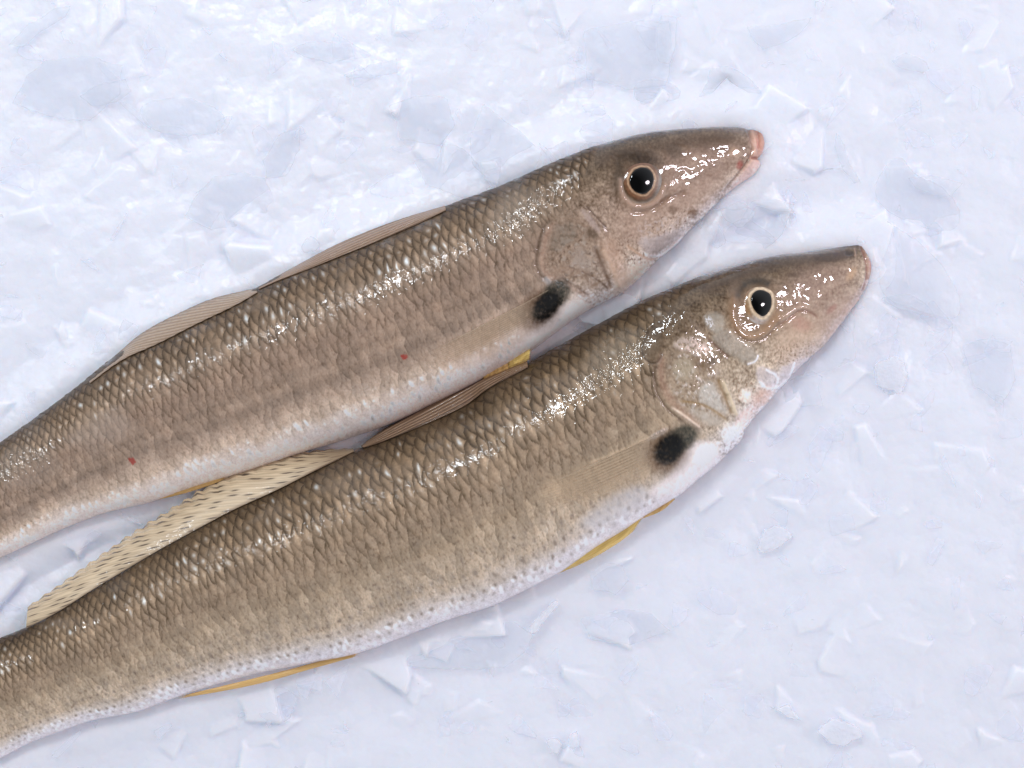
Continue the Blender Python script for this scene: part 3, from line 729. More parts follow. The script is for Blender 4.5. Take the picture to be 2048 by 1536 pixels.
PAINT_B = [
    ('blob', (1640, 590, 90, 70, -40), .6, (152, 126, 112), dict(a=.6)),
    ('blob', (1600, 690, 60, 50, -40), .6, (184, 160, 138), dict(a=.7)),
    ('blob', (1670, 640, 40, 24, -55), .6, (172, 148, 132), dict(a=.55)),
    ('blob', (1710, 600, 30, 18, -55), .6, (166, 140, 124), dict(a=.5)),
    ('line', [(1380, 590), (1470, 556), (1552, 530), (1620, 520), (1700, 515)], 11, (96, 75, 56), dict(a=.75, wob=1.2)),
    ('poly', [(1630, 508), (1715, 500), (1712, 516), (1660, 524), (1628, 522)], 4, (84, 62, 45), dict(a=.8, wob=1)),
    ('blob', (1698, 505, 9, 6, -8), .5, (62, 44, 34), dict(a=.7, rel=-1.5)),
    ('line', [(1708, 496), (1711, 508), (1709, 514)], 1.8, (176, 150, 130), dict(a=.8, rel=1.2)),
    ('blob', (1585, 550, 12, 5, 0), .6, (92, 72, 56), dict(a=.6)),
    # bone patch at the nape
    ('poly', [(1313, 645), (1290, 675), (1282, 705), (1299, 725), (1318, 723), (1327, 698), (1330, 670)], 5, (112, 94, 74), dict(a=.6, rel=1.0)),
    ('line', [(1313, 643), (1290, 672), (1281, 705), (1298, 727), (1318, 725), (1327, 698)], 2.4, (70, 54, 40), dict(a=.75, rel=-1.8)),
    # opercle
    ('poly', [(1342, 690), (1424, 705), (1440, 770), (1462, 840), (1400, 852), (1348, 810), (1332, 740)], 12, (158, 142, 124), dict(a=.65, rel=1.4, wob=1.8)),
    ('poly', [(1345, 700), (1420, 710), (1440, 770), (1455, 835), (1400, 842), (1355, 810), (1338, 740)], 12, (200, 192, 184), dict(a=.7, sil=.30, spk=(.0, .45), spks=13, wrk=.8)),
    ('poly', [(1345, 700), (1420, 710), (1440, 770), (1455, 835), (1400, 842), (1355, 810), (1338, 740)], 12, (118, 98, 74), dict(a=.7, spk=(.05, .45), spks=8, rel=-.8)),
    ('poly', [(1350, 715), (1390, 718), (1392, 750), (1360, 765), (1344, 745)], 8, (168, 158, 138), dict(a=.6)),
    ('poly', [(1400, 770), (1425, 760), (1440, 800), (1460, 832), (1420, 815), (1395, 800)], 7, (188, 184, 176), dict(a=.75, sil=.12)),
    ('poly', [(1368, 815), (1420, 822), (1450, 848), (1415, 852)], 7, (180, 172, 160), dict(a=.7)),
    ('blob', (1402, 728, 18, 12, 30), .6, (122, 102, 80), dict(a=.75)),
    ('blob', (1424, 722, 10, 9, 0), .6, (86, 70, 52), dict(a=.8)),
    ('line', [(1432, 752), (1447, 785), (1458, 812), (1467, 832)], 4.2, (140, 116, 80), dict(a=.85, rel=-2.5)),
    ('line', [(1442, 755), (1458, 790), (1476, 836)], 4, (202, 188, 160), dict(a=.8, rel=1.6)),
    ('line', [(1354, 801), (1397, 806), (1422, 816), (1457, 842)], 2.4, (150, 124, 82), dict(a=.8, wob=1, rel=-.8)),
    ('line', [(1328, 700), (1320, 737), (1326, 776), (1350, 812), (1387, 842), (1408, 862)], 8, (156, 126, 108), dict(a=.6, rel=1.0, wob=1.5)),
    ('line', [(1314, 720), (1308, 745), (1314, 790), (1338, 822), (1378, 852)], 3, (94, 74, 56), dict(a=.6, rel=-1.8)),
    ('line', [(1340, 812), (1370, 832), (1404, 858)], 2.4, (226, 208, 190), dict(a=.8, rel=1)),
    # silver plates
    ('poly', [(1404, 630), (1440, 622), (1452, 645), (1440, 668), (1418, 662)], 6, (172, 166, 154), dict(a=.75, sil=.2)),
    ('poly', [(1406, 634), (1420, 630), (1430, 655), (1424, 662)], 4, (226, 228, 230), dict(a=.8, sil=.55, spk=(-.2, .2), spks=4)),
    ('poly', [(1344, 684), (1369, 672), (1400, 676), (1424, 703), (1397, 706), (1354, 700)], 5, (206, 190, 180), dict(a=.8, sil=.3, rel=1, spk=(-.45, .1), spks=7)),
    ('poly', [(1420, 672), (1447, 655), (1475, 672), (1504, 694), (1516, 711), (1510, 724), (1490, 727), (1465, 713), (1436, 694)], 7, (158, 152, 142), dict(a=.65, rel=1.6, sil=.12, wob=1.4)),
    ('line', [(1516, 708), (1512, 723), (1492, 729)], 2, (236, 234, 236), dict(a=.9, sil=.4, rel=1.2)),
    ('line', [(1412, 672), (1440, 700), (1460, 716)], 2.4, (118, 86, 70), dict(a=.7, rel=-1.5)),
    ('poly', [(1514, 733), (1535, 735), (1558, 748), (1547, 778), (1526, 772), (1512, 754)], 5, (190, 182, 184), dict(a=.65, sil=.35, rel=1.2, wob=1.5)),
    ('poly', [(1556, 742), (1580, 725), (1618, 709), (1612, 728), (1578, 758), (1550, 780)], 5, (194, 186, 188), dict(a=.65, sil=.35, rel=1.2, wob=1.5)),
    ('line', [(1512, 752), (1526, 774), (1545, 780), (1578, 758), (1614, 728), (1619, 708)], 3.2, (244, 238, 242), dict(a=.8, sil=.5, rel=1.5, wob=2.2)),
    ('line', [(1588, 722), (1584, 738), (1578, 752)], 2.2, (246, 242, 248), dict(a=.9, sil=.5, rel=1)),
    ('line', [(1528, 738), (1556, 752), (1552, 770)], 2.2, (240, 236, 242), dict(a=.85, sil=.5, rel=1)),
    # cheek speckle
    ('poly', [(1540, 700), (1590, 680), (1650, 690), (1610, 715), (1570, 735), (1520, 735)], 10, (116, 86, 58), dict(a=.8, spk=(.12, .5), spks=4)),
    ('poly', [(1480, 740), (1520, 770), (1530, 800), (1480, 820), (1455, 770)], 8, (128, 92, 64), dict(a=.75, spk=(.15, .5), spks=5)),
    ('blob', (1525, 795, 26, 16, -45), .6, (206, 172, 152), dict(a=.7)),
    ('blob', (1492, 790, 11, 13, 20), .5, (240, 224, 214), dict(a=.85, sil=.25, wob=1.5)),
    ('blob', (1490, 835, 22, 12, -50), .6, (224, 200, 190), dict(a=.8)),
    ('blob', (1462, 868, 20, 17, -30), .5, (232, 228, 230), dict(a=.75, sil=.5, rel=1.5, wob=2.5, wrk=.8)),
    ('blob', (1478, 858, 14, 10, -50), .5, (238, 214, 200), dict(a=.7, wob=2)),
    # suborbital ridge
    ('line', [(1640, 639), (1622, 624), (1600, 619), (1578, 637), (1552, 656)], 3.2, (128, 92, 74), dict(a=.75, rel=-2)),
    ('line', [(1622, 618), (1598, 612), (1575, 628), (1550, 646)], 5, (178, 154, 138), dict(a=.5, rel=1.8)),
    ('blob', (1602, 648, 20, 14, 20), .6, (176, 136, 120), dict(a=.5)),
    # eye socket
    ('blob', (1512, 615, 56, 62, -10), .3, (132, 108, 84), dict(a=.75)),
    ('line', [(1466, 590), (1464, 640), (1480, 668), (1506, 676), (1532, 662), (1556, 632)], 8, (158, 128, 100), dict(a=.7, rel=2.2, taper=False)),
    ('line', [(1470, 600), (1482, 575), (1500, 562), (1524, 562), (1545, 572)], 8, (74, 70, 64), dict(a=.85)),
    ('blob', (1470, 578, 12, 16, 20), .6, (132, 112, 96), dict(a=.6)),
    ('line', [(1464, 645), (1478, 676), (1508, 686), (1540, 670), (1562, 640)], 3, (112, 86, 62), dict(a=.5, rel=-1.5)),
    # mouth
    ('poly', [(1722, 478), (1733, 515), (1737, 540), (1734, 566), (1765, 566), (1765, 478)], 8, (176, 138, 122), dict(a=.8, wob=1)),
    ('line', [(1718, 487), (1731, 516), (1735, 540), (1733, 562), (1722, 588)], 2.4, (134, 88, 74), dict(a=.75, rel=-2.2)),
    ('line', [(1738, 500), (1741, 520), (1742, 545)], 3, (176, 120, 108), dict(a=.6)),
    ('line', [(1728, 590), (1694, 622), (1675, 650), (1650, 684)], 3.5, (186, 160, 146), dict(a=.6, rel=1.2)),
    ('blob', (1703, 548, 7, 14, 35), .6, (190, 160, 128), dict(a=.6)),
    ('blob', (1664, 618, 12, 5, -40), .6, (148, 92, 78), dict(a=.5)),
    # belly and skin round the spot
    ('poly', [(1375, 885), (1415, 880), (1445, 900), (1410, 945), (1330, 1000), (1290, 985), (1340, 955)], 9, (214, 206, 204), dict(a=.85)),
    ('blob', (1410, 905, 26, 14, -35), .5, (236, 226, 222), dict(a=.8, sil=.2, wob=2)),
    ('poly', [(1240, 975), (1300, 975), (1290, 1010), (1200, 1060), (1150, 1050)], 14, (182, 180, 182), dict(a=.6)),
    ('poly', [(1290, 900), (1330, 930), (1240, 985), (1120, 1010), (1060, 985), (1200, 915)], 16, (182, 162, 136), dict(a=.4)),
    ('line', [(1175, 925), (1205, 917), (1260, 893), (1310, 868)], 2.4, (196, 176, 150), dict(a=.45, rel=1)),
    ('blob', (1316, 868, 20, 5, -28), .5, (214, 208, 204), dict(a=.5, sil=.5, rel=1.2, wob=2, wrk=1)),
] + spot((1338, 898, 33, 26, -50), (1334, 904, 46, 40, -45), (1362, 878, 36, 24, -35)) + [
    ('blob', (1235, 715, 62, 44, -40), .6, (140, 128, 110), dict(a=.4, sil=.10, wrk=1.6, wob=2)),
    ('blob', (1180, 770, 50, 40, -40), .6, (146, 130, 110), dict(a=.2, wrk=1.2, wob=2)),
    ('blob', (1350, 650, 40, 30, 0), .6, (104, 86, 66), dict(a=.3, wrk=1.0)),
    ('blob', (1012, 978, 22, 12, -30), .6, (160, 146, 128), dict(a=.2, wrk=1.6, wob=2)),
]

def iris_A(x, y, sd, rr, seed):
    c = np.zeros(x.shape + (3,)) + lin((92, 68, 48))
    c = mix(c, lin((64, 48, 34)) + 0 * c, sstep(0.15, 0.75, -(y - 358) / 46.0) * 0.85)
    c = mix(c, lin((196, 174, 152)) + 0 * c, 0.6 * sstep(0.15, 0.8, (y - 362) / 46.0) * sstep(12, 20, sd))
    c = mix(c, lin((168, 160, 152)) + 0 * c, 0.7 * np.exp(-(((x - 1318) / 9) ** 2 + ((y - 365) / 24) ** 2)))
    c = mix(c, lin((216, 176, 140)) + 0 * c, 0.8 * np.exp(-((sd - 2.0) / 1.8) ** 2))
    c = mix(c, lin((150, 100, 70)) + 0 * c, 0.5 * np.exp(-((sd - 7.0) / 3) ** 2))
    return c * (1 + 0.45 * fbm(x / 5, y / 5, 3, seed)[..., None])

def iris_B(x, y, sd, rr, seed):
    c = np.zeros(x.shape + (3,)) + lin((150, 124, 94))
    c = mix(c, lin((104, 92, 82)) + 0 * c, sstep(0.1, 0.8, -(y - 598) / 40.0 - 0.4 * (x - 1522) / 40) * 0.85)
    c = mix(c, lin((206, 206, 206)) + 0 * c, 0.75 * np.exp(-(((x - 1512) / 20) ** 2 + ((y - 642) / 10) ** 2)))
    c = mix(c, lin((164, 132, 96)) + 0 * c, 0.6 * sstep(0.85, 1.0, rr))
    c = mix(c, lin((236, 210, 176)) + 0 * c, 0.9 * np.exp(-((sd - 2.6) / 2.6) ** 2))
    c = mix(c, lin((176, 120, 72)) + 0 * c, 0.35 * np.exp(-((sd - 11.0) / 3) ** 2))
    return c * (1 + 0.40 * fbm(x / 5, y / 5, 3, seed)[..., None])

DORSAL_1A = dict(rays=1.6, rake=5.5, col=col_first_dorsal((156, 128, 104), (104, 80, 60), (184, 156, 132)), op=lambda u, w, p: 0.90 + 0 * u, ridge=1.6, bow=.0010)
DORSAL_2A = dict(rays=18, rake=-6.0, col=col_first_dorsal((170, 146, 122), (124, 100, 78), (206, 186, 164)), op=lambda u, w, p: 0.92 - 0.25 * sstep(.7, 1, w), ridge=1.2, bow=.0008)
DORSAL_1B = dict(rays=1.8, rake=5.5, col=col_first_dorsal((128, 100, 76), (64, 46, 32), (170, 138, 108)), op=lambda u, w, p: 0.94 + 0 * u, ridge=1.8, bow=.0012)
DORSAL_2B = dict(rays=26, rake=-6.6, serrate=0.05, jag=.03, col=col_spotted((222, 200, 166), (70, 50, 36)), op=lambda u, w, p: 0.90 - 0.5 * sstep(.45, 1, w) * sstep(.75, .1, p), ridge=0.1, bow=.0008)
PECT = dict(rays=0.6, rake=13.0, drape=True, col=col_plain((206, 184, 154), (156, 128, 98), .6), ridge=0.9,
            op=lambda u, w, p: 0.36 * sstep(1.0, 0.35, u) * sstep(1.0, 0.5, w) * sstep(0.08, .30, u) * (0.35 + 0.9 * p) + 0.22 * np.exp(-(w / 0.03) ** 2) * sstep(1.0, 0.6, u))
YELLOW = dict(rays=0.5, rake=5.0, col=col_plain((242, 212, 128), (232, 186, 96), .7), op=lambda u, w, p: (0.92 - 0.35 * sstep(.6, 1, w)) * sstep(0, .08, u) * sstep(1, .85, u), ridge=.8, bow=.0003)
YELLOW_PALE = dict(rays=0.5, rake=4.0, col=col_plain((226, 186, 118), (214, 164, 92), .5), op=lambda u, w, p: 0.92 * sstep(0, .05, u) * sstep(1, .9, u), ridge=.8, bow=.0003)
TAIL = dict(rays=16, rake=0.0, serrate=.05, col=col_plain((176, 154, 128), (120, 98, 76), .6), op=lambda u, w, p: 0.92 + 0 * u, ridge=1.4, bow=.0004)

# ---- upper fish
FA = Fish(A_TOP, A_BOT, A_TIP, 25.0, 0, 0.98)
ra = root("whiting_fish", 1000, 570)
tag(ra, "upper silvery brown fish with red specks on its flank and parted pink lips", "fish", "fresh fish laid on the ice")
fish_body(FA, PAINT_A, RAMP_A, ra, 11, GILL_A, LOOK_A)
eye(FA, "eye", ra, [(1240, 366), (1252, 334), (1284, 321), (1314, 329), (1328, 356), (1322, 386), (1302, 408), (1276, 412), (1252, 400)],
    [(1257, 359), (1264, 342), (1280, 333), (1296, 335), (1307, 346), (1309, 362), (1303, 380), (1288, 391), (1271, 386), (1260, 374)],
    (1284, 365), iris_A, 0.0011, 5)
fin(FA, "dorsal_fin", [(892, 420), (800, 464), (664, 519), (559, 560), (518, 578)], [(890, 412), (800, 438), (722, 468), (664, 493), (600, 528), (556, 552), (516, 576)], ra, DORSAL_1A, 21)
fin(FA, "dorsal_fin", [(514, 585), (469, 612), (391, 648), (312, 690), (246, 716), (180, 766)], [(512, 577), (469, 586), (420, 598), (363, 624), (310, 650), (270, 676), (240, 704), (176, 758)], ra, DORSAL_2A, 22)
fin(FA, "pectoral_fin", [(1096, 580), (1040, 612), (960, 652), (880, 692), (820, 722)], [(1112, 622), (1070, 650), (1000, 690), (900, 738), (830, 750)], ra, PECT, 23, lift=(.0003, .0002))
fin(FA, "pelvic_fin", [(1062, 698), (1040, 708), (1014, 720)], [(1060, 718), (1042, 728), (1014, 738)], ra, YELLOW, 24, zfix=(.0080, .0062), nu=60, nw=16)
fin(FA, "pelvic_fin", [(1016, 717), (994, 728), (966, 742)], [(1018, 740), (994, 752), (964, 762)], ra, YELLOW_PALE, 25, zfix=(.0080, .0062), nu=60, nw=16)
fin(FA, "anal_fin", [(446, 950), (400, 964), (340, 984), (290, 1000)], [(452, 958), (404, 976), (350, 992), (284, 1004)], ra, YELLOW_PALE, 26, zfix=(.0064, .0056), nu=90, nw=12)
fin(FA, "tail_fin", [(-405, 1100), (-400, 1160), (-385, 1212)], [(-690, 1160), (-620, 1230), (-640, 1370)], ra, TAIL, 27, zfix=(.0052, .004), nu=90, nw=40)

# ---- lower fish
FB = Fish(B_TOP, B_BOT, B_TIP, 27.0, 0, 0.98)
rb = root("whiting_fish", 1000, 900)
tag(rb, "lower silvery brown fish with a cream, dark flecked second dorsal fin and closed mouth", "fish", "fresh fish laid on the ice")
fish_body(FB, PAINT_B, RAMP_B, rb, 47, GILL_B, LOOK_B)
eye(FB, "eye", rb, [(1486, 606), (1490, 582), (1512, 570), (1540, 574), (1557, 596), (1556, 622), (1544, 642), (1524, 654), (1502, 646), (1490, 630)],
    [(1500, 600), (1504, 586), (1516, 578), (1530, 580), (1543, 588), (1545, 606), (1541, 622), (1528, 636), (1514, 629), (1504, 615)],
    (1522, 610), iris_B, 0.0011, 8)
fin(FB, "dorsal_fin", [(1056, 734), (976, 776), (942, 806), (891, 831), (839, 853), (771, 882), (728, 895)], [(1054, 722), (1010, 738), (976, 750), (908, 783), (839, 820), (771, 856), (737, 880), (722, 893)], rb, DORSAL_1B, 31)
fin(FB, "dorsal_fin", [(708, 903), (625, 944), (547, 984), (469, 1018), (391, 1060), (312, 1103), (234, 1150), (176, 1185), (117, 1224), (52, 1257)],
    [(706, 897), (640, 900), (566, 911), (488, 936), (430, 963), (352, 1013), (273, 1061), (195, 1116), (117, 1172), (56, 1214)], rb, DORSAL_2B, 32, nu=900, nw=60)
fin(FB, "pectoral_fin", [(1330, 862), (1260, 894), (1205, 919), (1120, 956), (1050, 985)], [(1345, 932), (1300, 955), (1230, 990), (1130, 1030), (1040, 1040)], rb, PECT, 33, lift=(.0003, .0002))
fin(FB, "pelvic_fin", [(1352, 990), (1318, 1012), (1284, 1030)], [(1350, 998), (1325, 1022), (1284, 1037)], rb, YELLOW_PALE, 34, zfix=(.0066, .0062), nu=60, nw=12)
fin(FB, "pelvic_fin", [(1292, 1028), (1220, 1072), (1160, 1108), (1108, 1144)], [(1272, 1058), (1238, 1086), (1172, 1124), (1108, 1150)], rb, YELLOW, 35, zfix=(.0068, .0062), nu=100, nw=16)
fin(FB, "anal_fin", [(722, 1303), (640, 1322), (560, 1344), (470, 1366), (355, 1394)], [(716, 1312), (620, 1338), (560, 1356), (490, 1374), (350, 1398)], rb, YELLOW_PALE, 36, zfix=(.0064, .0058), nu=160, nw=12)
fin(FB, "tail_fin", [(-405, 1436), (-400, 1500), (-385, 1576)], [(-720, 1500), (-640, 1590), (-650, 1720)], rb, TAIL, 37, zfix=(.0052, .004), nu=90, nw=40)

# ------------------------------------------------------------------ ice
FISH_A_POLY = np.vstack([A_TOP, A_BOT[::-1]]); FISH_B_POLY = np.vstack([B_TOP, B_BOT[::-1]])

def bed_height(x, y):
    h = 0.0016 * fbm(x / 0.045, y / 0.045, 3, 201) + 0.0005 * fbm(x / 0.010, y / 0.010, 3, 207)
    px, py = image_px(x, y, 0.0)
    d = np.minimum(poly_sd(px, py, FISH_A_POLY), poly_sd(px, py, FISH_B_POLY))
    db = np.minimum(poly_dist(px, py, A_BOT[14:-3])[0], poly_dist(px, py, B_BOT[14:-3])[0])
    h = h + 0.0030 * sstep(110, 10, d) - 0.002 * sstep(-20, -60, d) + 0.0010 * sstep(70, 10, db)
    return h

def ice_bed():
    xs = np.r_[np.linspace(-0.34, -0.145, 90), np.linspace(-0.144, 0.144, 640), np.linspace(0.145, 0.34, 90)]
    ys = np.r_[np.linspace(-0.30, -0.112, 80), np.linspace(-0.111, 0.111, 500), np.linspace(0.112, 0.30, 80)]
    X, Y = np.meshgrid(xs, ys, indexing='ij')
    Z = bed_height(X, Y)
    # packed plates of crushed ice: each pokes its tilted face out of the bed
    r = np.random.RandomState(31)
    Zp = Z.copy()
    for k in range(3600):
        cx, cy = r.uniform(-0.34, 0.34), r.uniform(-0.30, 0.30)
        R = r.uniform(0.003, 0.012)
        i0, i1 = np.searchsorted(xs, [cx - R * 1.3, cx + R * 1.3]); j0, j1 = np.searchsorted(ys, [cy - R * 1.3, cy + R * 1.3])
        if i1 - i0 < 2 or j1 - j0 < 2: continue
        n = r.randint(4, 7); an = np.sort(r.uniform(0, 2 * math.pi, n)); rad = R * r.uniform(0.6, 1.0, n)
        st = r.uniform(0.5, 1.0); ro = r.uniform(0, math.pi)
        pts = np.stack([np.cos(an) * rad, np.sin(an) * rad * st], 1)
        pts = pts @ np.array([[math.cos(ro), math.sin(ro)], [-math.sin(ro), math.cos(ro)]]) + (cx, cy)
        x = X[i0:i1, j0:j1]; y = Y[i0:i1, j0:j1]
        sd = poly_sd(x, y, pts)
        tx, ty = r.normal(0, 0.095, 2)
        pl = bed_height(np.array([cx]), np.array([cy]))[0] + tx * (x - cx) + ty * (y - cy) + r.uniform(-0.0004, 0.0004)
        e = sstep(0.0005, -0.0005, sd)
        zz = Zp[i0:i1, j0:j1]
        Zp[i0:i1, j0:j1] = np.where(pl > zz, zz + (pl - zz) * e, zz)
    Zp += 0.00008 * fbm(X / 0.0016, Y / 0.0016, 2, 211)
    Zp = np.minimum(Zp, 0.0057)
    V = np.stack([X, Y, Zp], -1).reshape(-1, 3)
    f = grid_faces(len(xs), len(ys))
    a, b, c = V[f[1000][:3]]
    if np.cross(b - a, c - a)[2] < 0: f = f[:, ::-1]
    o = mesh_obj("ice_ground", V, f, M_BED)
    tag(o, "packed white crushed ice surface under the fish", "ice", kind="structure")
    return o

def plate_geo(pts, z, tilt, thick, jitter, r, rounding=1, bevel=0.00025):
    """a thin broken plate: rounded outline, bevelled rims"""
    p = np.asarray(pts, float)
    for _ in range(rounding):
        nx = np.roll(p, -1, 0); cut = 0.14 if rounding == 1 else 0.25
        p = np.stack([(1 - cut) * p + cut * nx, cut * p + (1 - cut) * nx], 1).reshape(-1, 2)
    # subdivide the rim and break it up a little
    q = []
    for i in range(len(p)):
        a, b = p[i], p[(i + 1) % len(p)]
        k = max(1, int(np.hypot(*(b - a)) / 0.0008))
        for t in range(k): q.append(a + (b - a) * t / k)
    q = np.array(q); c = q.mean(0)
    lo = np.convolve(np.r_[r.normal(0, 1, n0 + 8)], np.ones(5) / 5, 'same')[4:4 + n0, None] if (n0 := len(q)) else 0
    q = q + (q - c) / (np.linalg.norm(q - c, axis=1, keepdims=True) + 1e-9) * lo * jitter * 4 + r.normal(0, jitter, q.shape) * 0.3
    def zz(w): return z + (w - c) @ np.asarray(tilt)
    n = len(q)
    dirs = c - q; dirs /= np.linalg.norm(dirs, axis=1, keepdims=True) + 1e-9
    inn = q + dirs * bevel
    lay = [np.c_[inn, zz(inn) - thick / 2], np.c_[q, zz(q) - thick / 2 + bevel * .6], np.c_[q, zz(q) + thick / 2 - bevel * .6], np.c_[inn, zz(inn) + thick / 2]]
    V = np.vstack(lay)
    F = []
    for l in range(3):
        for i in range(n):
            j = (i + 1) % n
            F.append((l * n + i, l * n + j, (l + 1) * n + j, (l + 1) * n + i))
    F.append(tuple(range(n - 1, -1, -1))); F.append(tuple(range(3 * n, 4 * n)))
    # orientation
    ar = np.sum(q[:, 0] * np.roll(q[:, 1], -1) - np.roll(q[:, 0], -1) * q[:, 1])
    if ar < 0: F = [f[::-1] for f in F]
    return V, F

def crushed_ice():
    r = np.random.RandomState(77)
    Vs = []; Fs = []; off = 0
    for k in range(900):
        x, y = r.uniform(-0.20, 0.20), r.uniform(-0.16, 0.16)
        px, py = image_px(x, y, 0.0)
        d = min(poly_sd(np.array([px]), np.array([py]), FISH_A_POLY)[0], poly_sd(np.array([px]), np.array([py]), FISH_B_POLY)[0])
        if d < -30: continue
        R = r.uniform(0.0012, 0.0075)
        n = r.randint(4, 7); an = np.sort(r.uniform(0, 2 * math.pi, n)); rad = R * r.uniform(0.6, 1.0, n)
        pts = np.stack([np.cos(an) * rad * r.uniform(.45, 1), np.sin(an) * rad], 1)
        ro = r.uniform(0, math.pi)
        pts = pts @ np.array([[math.cos(ro), math.sin(ro)], [-math.sin(ro), math.cos(ro)]]) + (x, y)
        z = float(bed_height(np.array([x]), np.array([y]))[0]) + r.uniform(-.0004, .0006)
        V, F = plate_geo(pts, z, r.normal(0, .12, 2), r.uniform(.0005, .0011), .00008, r)
        Vs.append(V); Fs += [tuple(i + off for i in f) for f in F]; off += len(V)
    o = mesh_obj("crushed_ice", np.vstack(Vs), Fs, M_SHARD, smooth=False)
    tag(o, "countless small clear ice chips scattered over the white bed", "ice", kind="stuff")

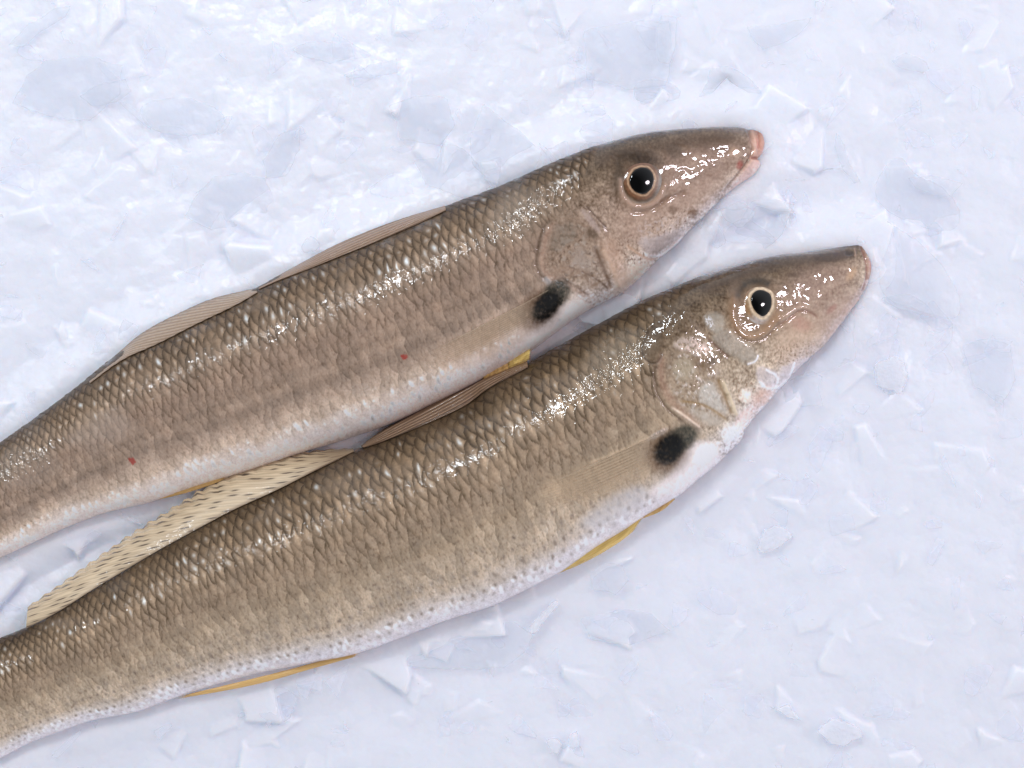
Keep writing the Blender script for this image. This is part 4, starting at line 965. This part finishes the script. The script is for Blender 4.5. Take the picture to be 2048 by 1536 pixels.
FLAKES = [
    ([(968, 208), (1030, 258), (1085, 312), (1072, 345), (1000, 385), (945, 330), (942, 280)], "pointed triangular clear ice shard standing behind the upper fish's nape", 0, .0016, 1),
    ([(885, 288), (925, 298), (968, 345), (990, 378), (930, 400), (850, 372), (828, 322), (872, 318)], "notched grey ice plate tucked behind the back of the upper fish, beside the triangular shard", 0, .0010, 1),
    ([(1168, 62), (1262, 40), (1340, 40), (1345, 120), (1330, 172), (1262, 178), (1172, 160)], "large squarish clear ice plate above the upper fish's forehead", 0, .0016, 1),
    ([(1318, 34), (1356, 34), (1350, 100), (1340, 126), (1312, 120)], "narrow upright ice slab lying on the squarish plate", 0, .0024, 1),
    ([(1264, 172), (1300, 160), (1352, 168), (1366, 192), (1340, 206), (1272, 206)], "small oval ice chip under the squarish plate's lower edge", 0, .0012, 2),
    ([(1494, 54), (1560, 48), (1622, 36), (1602, 66), (1560, 88), (1526, 98), (1506, 80)], "grey wedge shaped ice flake straight above the upper fish's snout", 0, .0012, 1),
    ([(1396, 196), (1420, 140), (1452, 130), (1500, 160), (1528, 190), (1496, 186), (1452, 156), (1424, 186)], "bent chevron shaped ice sliver just above the upper fish's snout", 0, .0010, 1),
    ([(1782, 122), (1812, 106), (1850, 124), (1858, 138), (1846, 146), (1800, 136)], "small pinkish tinted ice chip near the upper right corner", 0, .0014, 1),
    ([(1674, 266), (1690, 290), (1696, 322), (1720, 362), (1708, 366), (1684, 336), (1672, 296)], "thin curved ice splinter to the right of the upper fish's lips", 0, .0014, 1),
    ([(1792, 300), (1830, 350), (1890, 372), (1926, 428), (1916, 456), (1880, 464), (1838, 448), (1768, 420), (1740, 380)], "long round ended ice flake right of both fish mouths", 0, .0014, 2),
    ([(1816, 356), (1860, 350), (1930, 366), (1904, 392), (1868, 388), (1830, 376)], "slim ice sliver lying over the top of the long round ended flake", 0, .0026, 1),
    ([(1700, 420), (1768, 436), (1838, 486), (1890, 542), (1918, 600), (1906, 640), (1866, 634), (1800, 612), (1758, 590), (1752, 520), (1722, 470)], "biggest fan shaped clear ice plate beside the lower fish's snout", 0, .0016, 2),
    ([(1758, 596), (1818, 588), (1856, 610), (1870, 634), (1800, 622)], "small dart shaped chip at the rim of the fan shaped plate", 0, .0026, 1),
    ([(1690, 610), (1706, 640), (1706, 718), (1642, 748), (1600, 752), (1630, 700)], "flat clear ice pane under the throat of the lower fish", 0, .0014, 0),
    ([(1560, 770), (1620, 742), (1642, 752), (1632, 780), (1640, 810), (1590, 812), (1520, 806)], "square cut clear ice pane showing below the lower fish's chin", 0, .0010, 0),
    ([(1490, 400), (1550, 398), (1584, 412), (1560, 470), (1530, 500), (1480, 500), (1440, 450)], "dull clear ice plate between the two fish heads", 0, .0012, 1),
    ([(1440, 420), (1480, 404), (1512, 428), (1476, 462), (1450, 446)], "rounded clear chip resting on the dull plate between the fish heads", 0, .0024, 1),
    ([(14, 92), (60, 50), (112, 16), (142, 12), (130, 34), (80, 66), (44, 98)], "long grey ice sliver in the top left corner", 0, .0014, 1),
    ([(20, 205), (52, 150), (90, 120), (150, 112), (248, 130), (240, 190), (180, 240), (110, 236)], "broad slanted ice plate near the left edge below the long grey sliver", 0, .0012, 1),
    ([(156, 190), (205, 166), (252, 158), (262, 182), (232, 204), (186, 210)], "grey ice chip resting on the broad slanted plate at the left", 0, .0024, 1),
    ([(278, 214), (320, 194), (390, 196), (440, 216), (452, 246), (410, 274), (320, 268), (288, 246)], "rounded thick ice chunk in the upper left quarter", 0, .0018, 2),
    ([(428, 246), (452, 230), (466, 232), (452, 260), (432, 270)], "tiny dark edged ice chip stuck to the rounded thick chunk", 0, .0030, 1),
    ([(582, 98), (616, 82), (700, 88), (708, 112), (660, 128), (606, 114)], "flat pale ice chip left of the top middle", 0, .0014, 1),
    ([(686, 150), (742, 132), (790, 120), (796, 148), (748, 154), (698, 158)], "grey ice sliver below the flat pale chip", 0, .0014, 1),
    ([(370, 432), (400, 380), (430, 354), (490, 344), (528, 356), (552, 420), (500, 446), (420, 462)], "wide trapezoid ice plate above the upper fish's tail half", 0, .0010, 1),
    ([(560, 270), (600, 256), (596, 300), (570, 350), (530, 356), (524, 320)], "upright leaf shaped ice flake above the wide trapezoid plate", 0, .0012, 1),
    ([(602, 492), (620, 474), (644, 484), (640, 504), (612, 512)], "round bead of melting ice beside the upper fish's first dorsal fin", 0, .0016, 2),
    ([(780, 210), (830, 190), (890, 196), (912, 250), (880, 290), (800, 280)], "smooth blunt ice plate left of the triangular shard", 0, .0012, 1),
    ([(1630, 1462), (1668, 1440), (1716, 1452), (1726, 1476), (1690, 1492), (1660, 1484)], "bright frosted white ice chunk in the lower right part", 1, .0024, 0),
    ([(1552, 1420), (1580, 1408), (1600, 1440), (1572, 1436)], "little frosted ice chip left of the bright white chunk", 1, .0020, 0),
    ([(1096, 1486), (1112, 1478), (1122, 1490), (1118, 1508), (1102, 1508)], "left one of two tiny white ice grains at the bottom edge", 1, .0020, 1),
    ([(1140, 1474), (1154, 1470), (1160, 1488), (1146, 1498), (1138, 1488)], "right one of two tiny white ice grains at the bottom edge", 1, .0020, 1),
    ([(1176, 1138), (1204, 1126), (1246, 1128), (1256, 1160), (1230, 1190), (1188, 1178)], "crumpled clear ice lump below the lower fish's pelvic fin", 0, .0018, 1),
    ([(1056, 1256), (1096, 1210), (1112, 1198), (1116, 1206), (1072, 1262)], "straight needle of ice below the lower fish's belly", 1, .0016, 0),
    ([(792, 1306), (812, 1282), (860, 1252), (960, 1246), (1030, 1242), (1066, 1268), (1050, 1300), (1010, 1332), (880, 1336), (800, 1330)], "long cloudy ice plate pressed against the lower fish's belly", 0, .0012, 1),
    ([(1160, 1238), (1230, 1220), (1300, 1228), (1340, 1260), (1260, 1290), (1180, 1280)], "cloudy flat ice flake right of the long plate under the lower fish's belly", 0, .0012, 1),
    ([(500, 1380), (560, 1366), (600, 1392), (580, 1440), (520, 1436)], "frosty ice chip beneath the lower fish's anal fin", 0, .0014, 1),
    ([(1930, 690), (1980, 676), (2024, 690), (2032, 760), (2000, 810), (1946, 770)], "upright oblong ice plate close to the right edge", 0, .0012, 1),
    ([(1750, 730), (1790, 716), (1820, 750), (1800, 790), (1756, 776)], "frosted ice patch right of the lower fish's chin panes", 1, .0012, 1),
    ([(1526, 1060), (1560, 1052), (1590, 1070), (1566, 1096), (1520, 1100)], "pale frosted chip alone on the ice below the lower fish's head", 1, .0014, 1),
    ([(440, 912), (470, 896), (560, 884), (590, 898), (560, 918), (480, 934), (446, 934)], "melting ice flake covering part of the upper fish's white belly", 0, .0056, 1),
    ([(1180, 610), (1204, 592), (1250, 588), (1280, 600), (1250, 634), (1196, 650), (1160, 646), (1150, 634)], "melting ice flake pressed under the upper fish's gill cover", 0, .0036, 1),
]

ice_bed()
crushed_ice()
for i, (pts, label, frost, z, rnd) in enumerate(FLAKES):
    r = np.random.RandomState(500 + i)
    P = np.array([world_xy(a, b, z) for a, b in pts])
    c = P.mean(0)
    zz = z + float(bed_height(np.array([c[0]]), np.array([c[1]]))[0])
    t = r.normal(0, .07, 2); zz -= 0.0001
    if len(P) > 5 and rnd == 1 and not frost: rnd = 0
    V, F = plate_geo(P, zz, t, 0.0008 if not frost else 0.0018, .00012 if not frost else .0002, r, rnd, .00035)
    o = mesh_obj("ice_flake", V - np.array([c[0], c[1], zz]), F, M_FROST if frost else M_FLAKE, smooth=False)
    o.location = (c[0], c[1], zz)
    tag(o, label, "ice flake", "ice flakes lying on the bed")
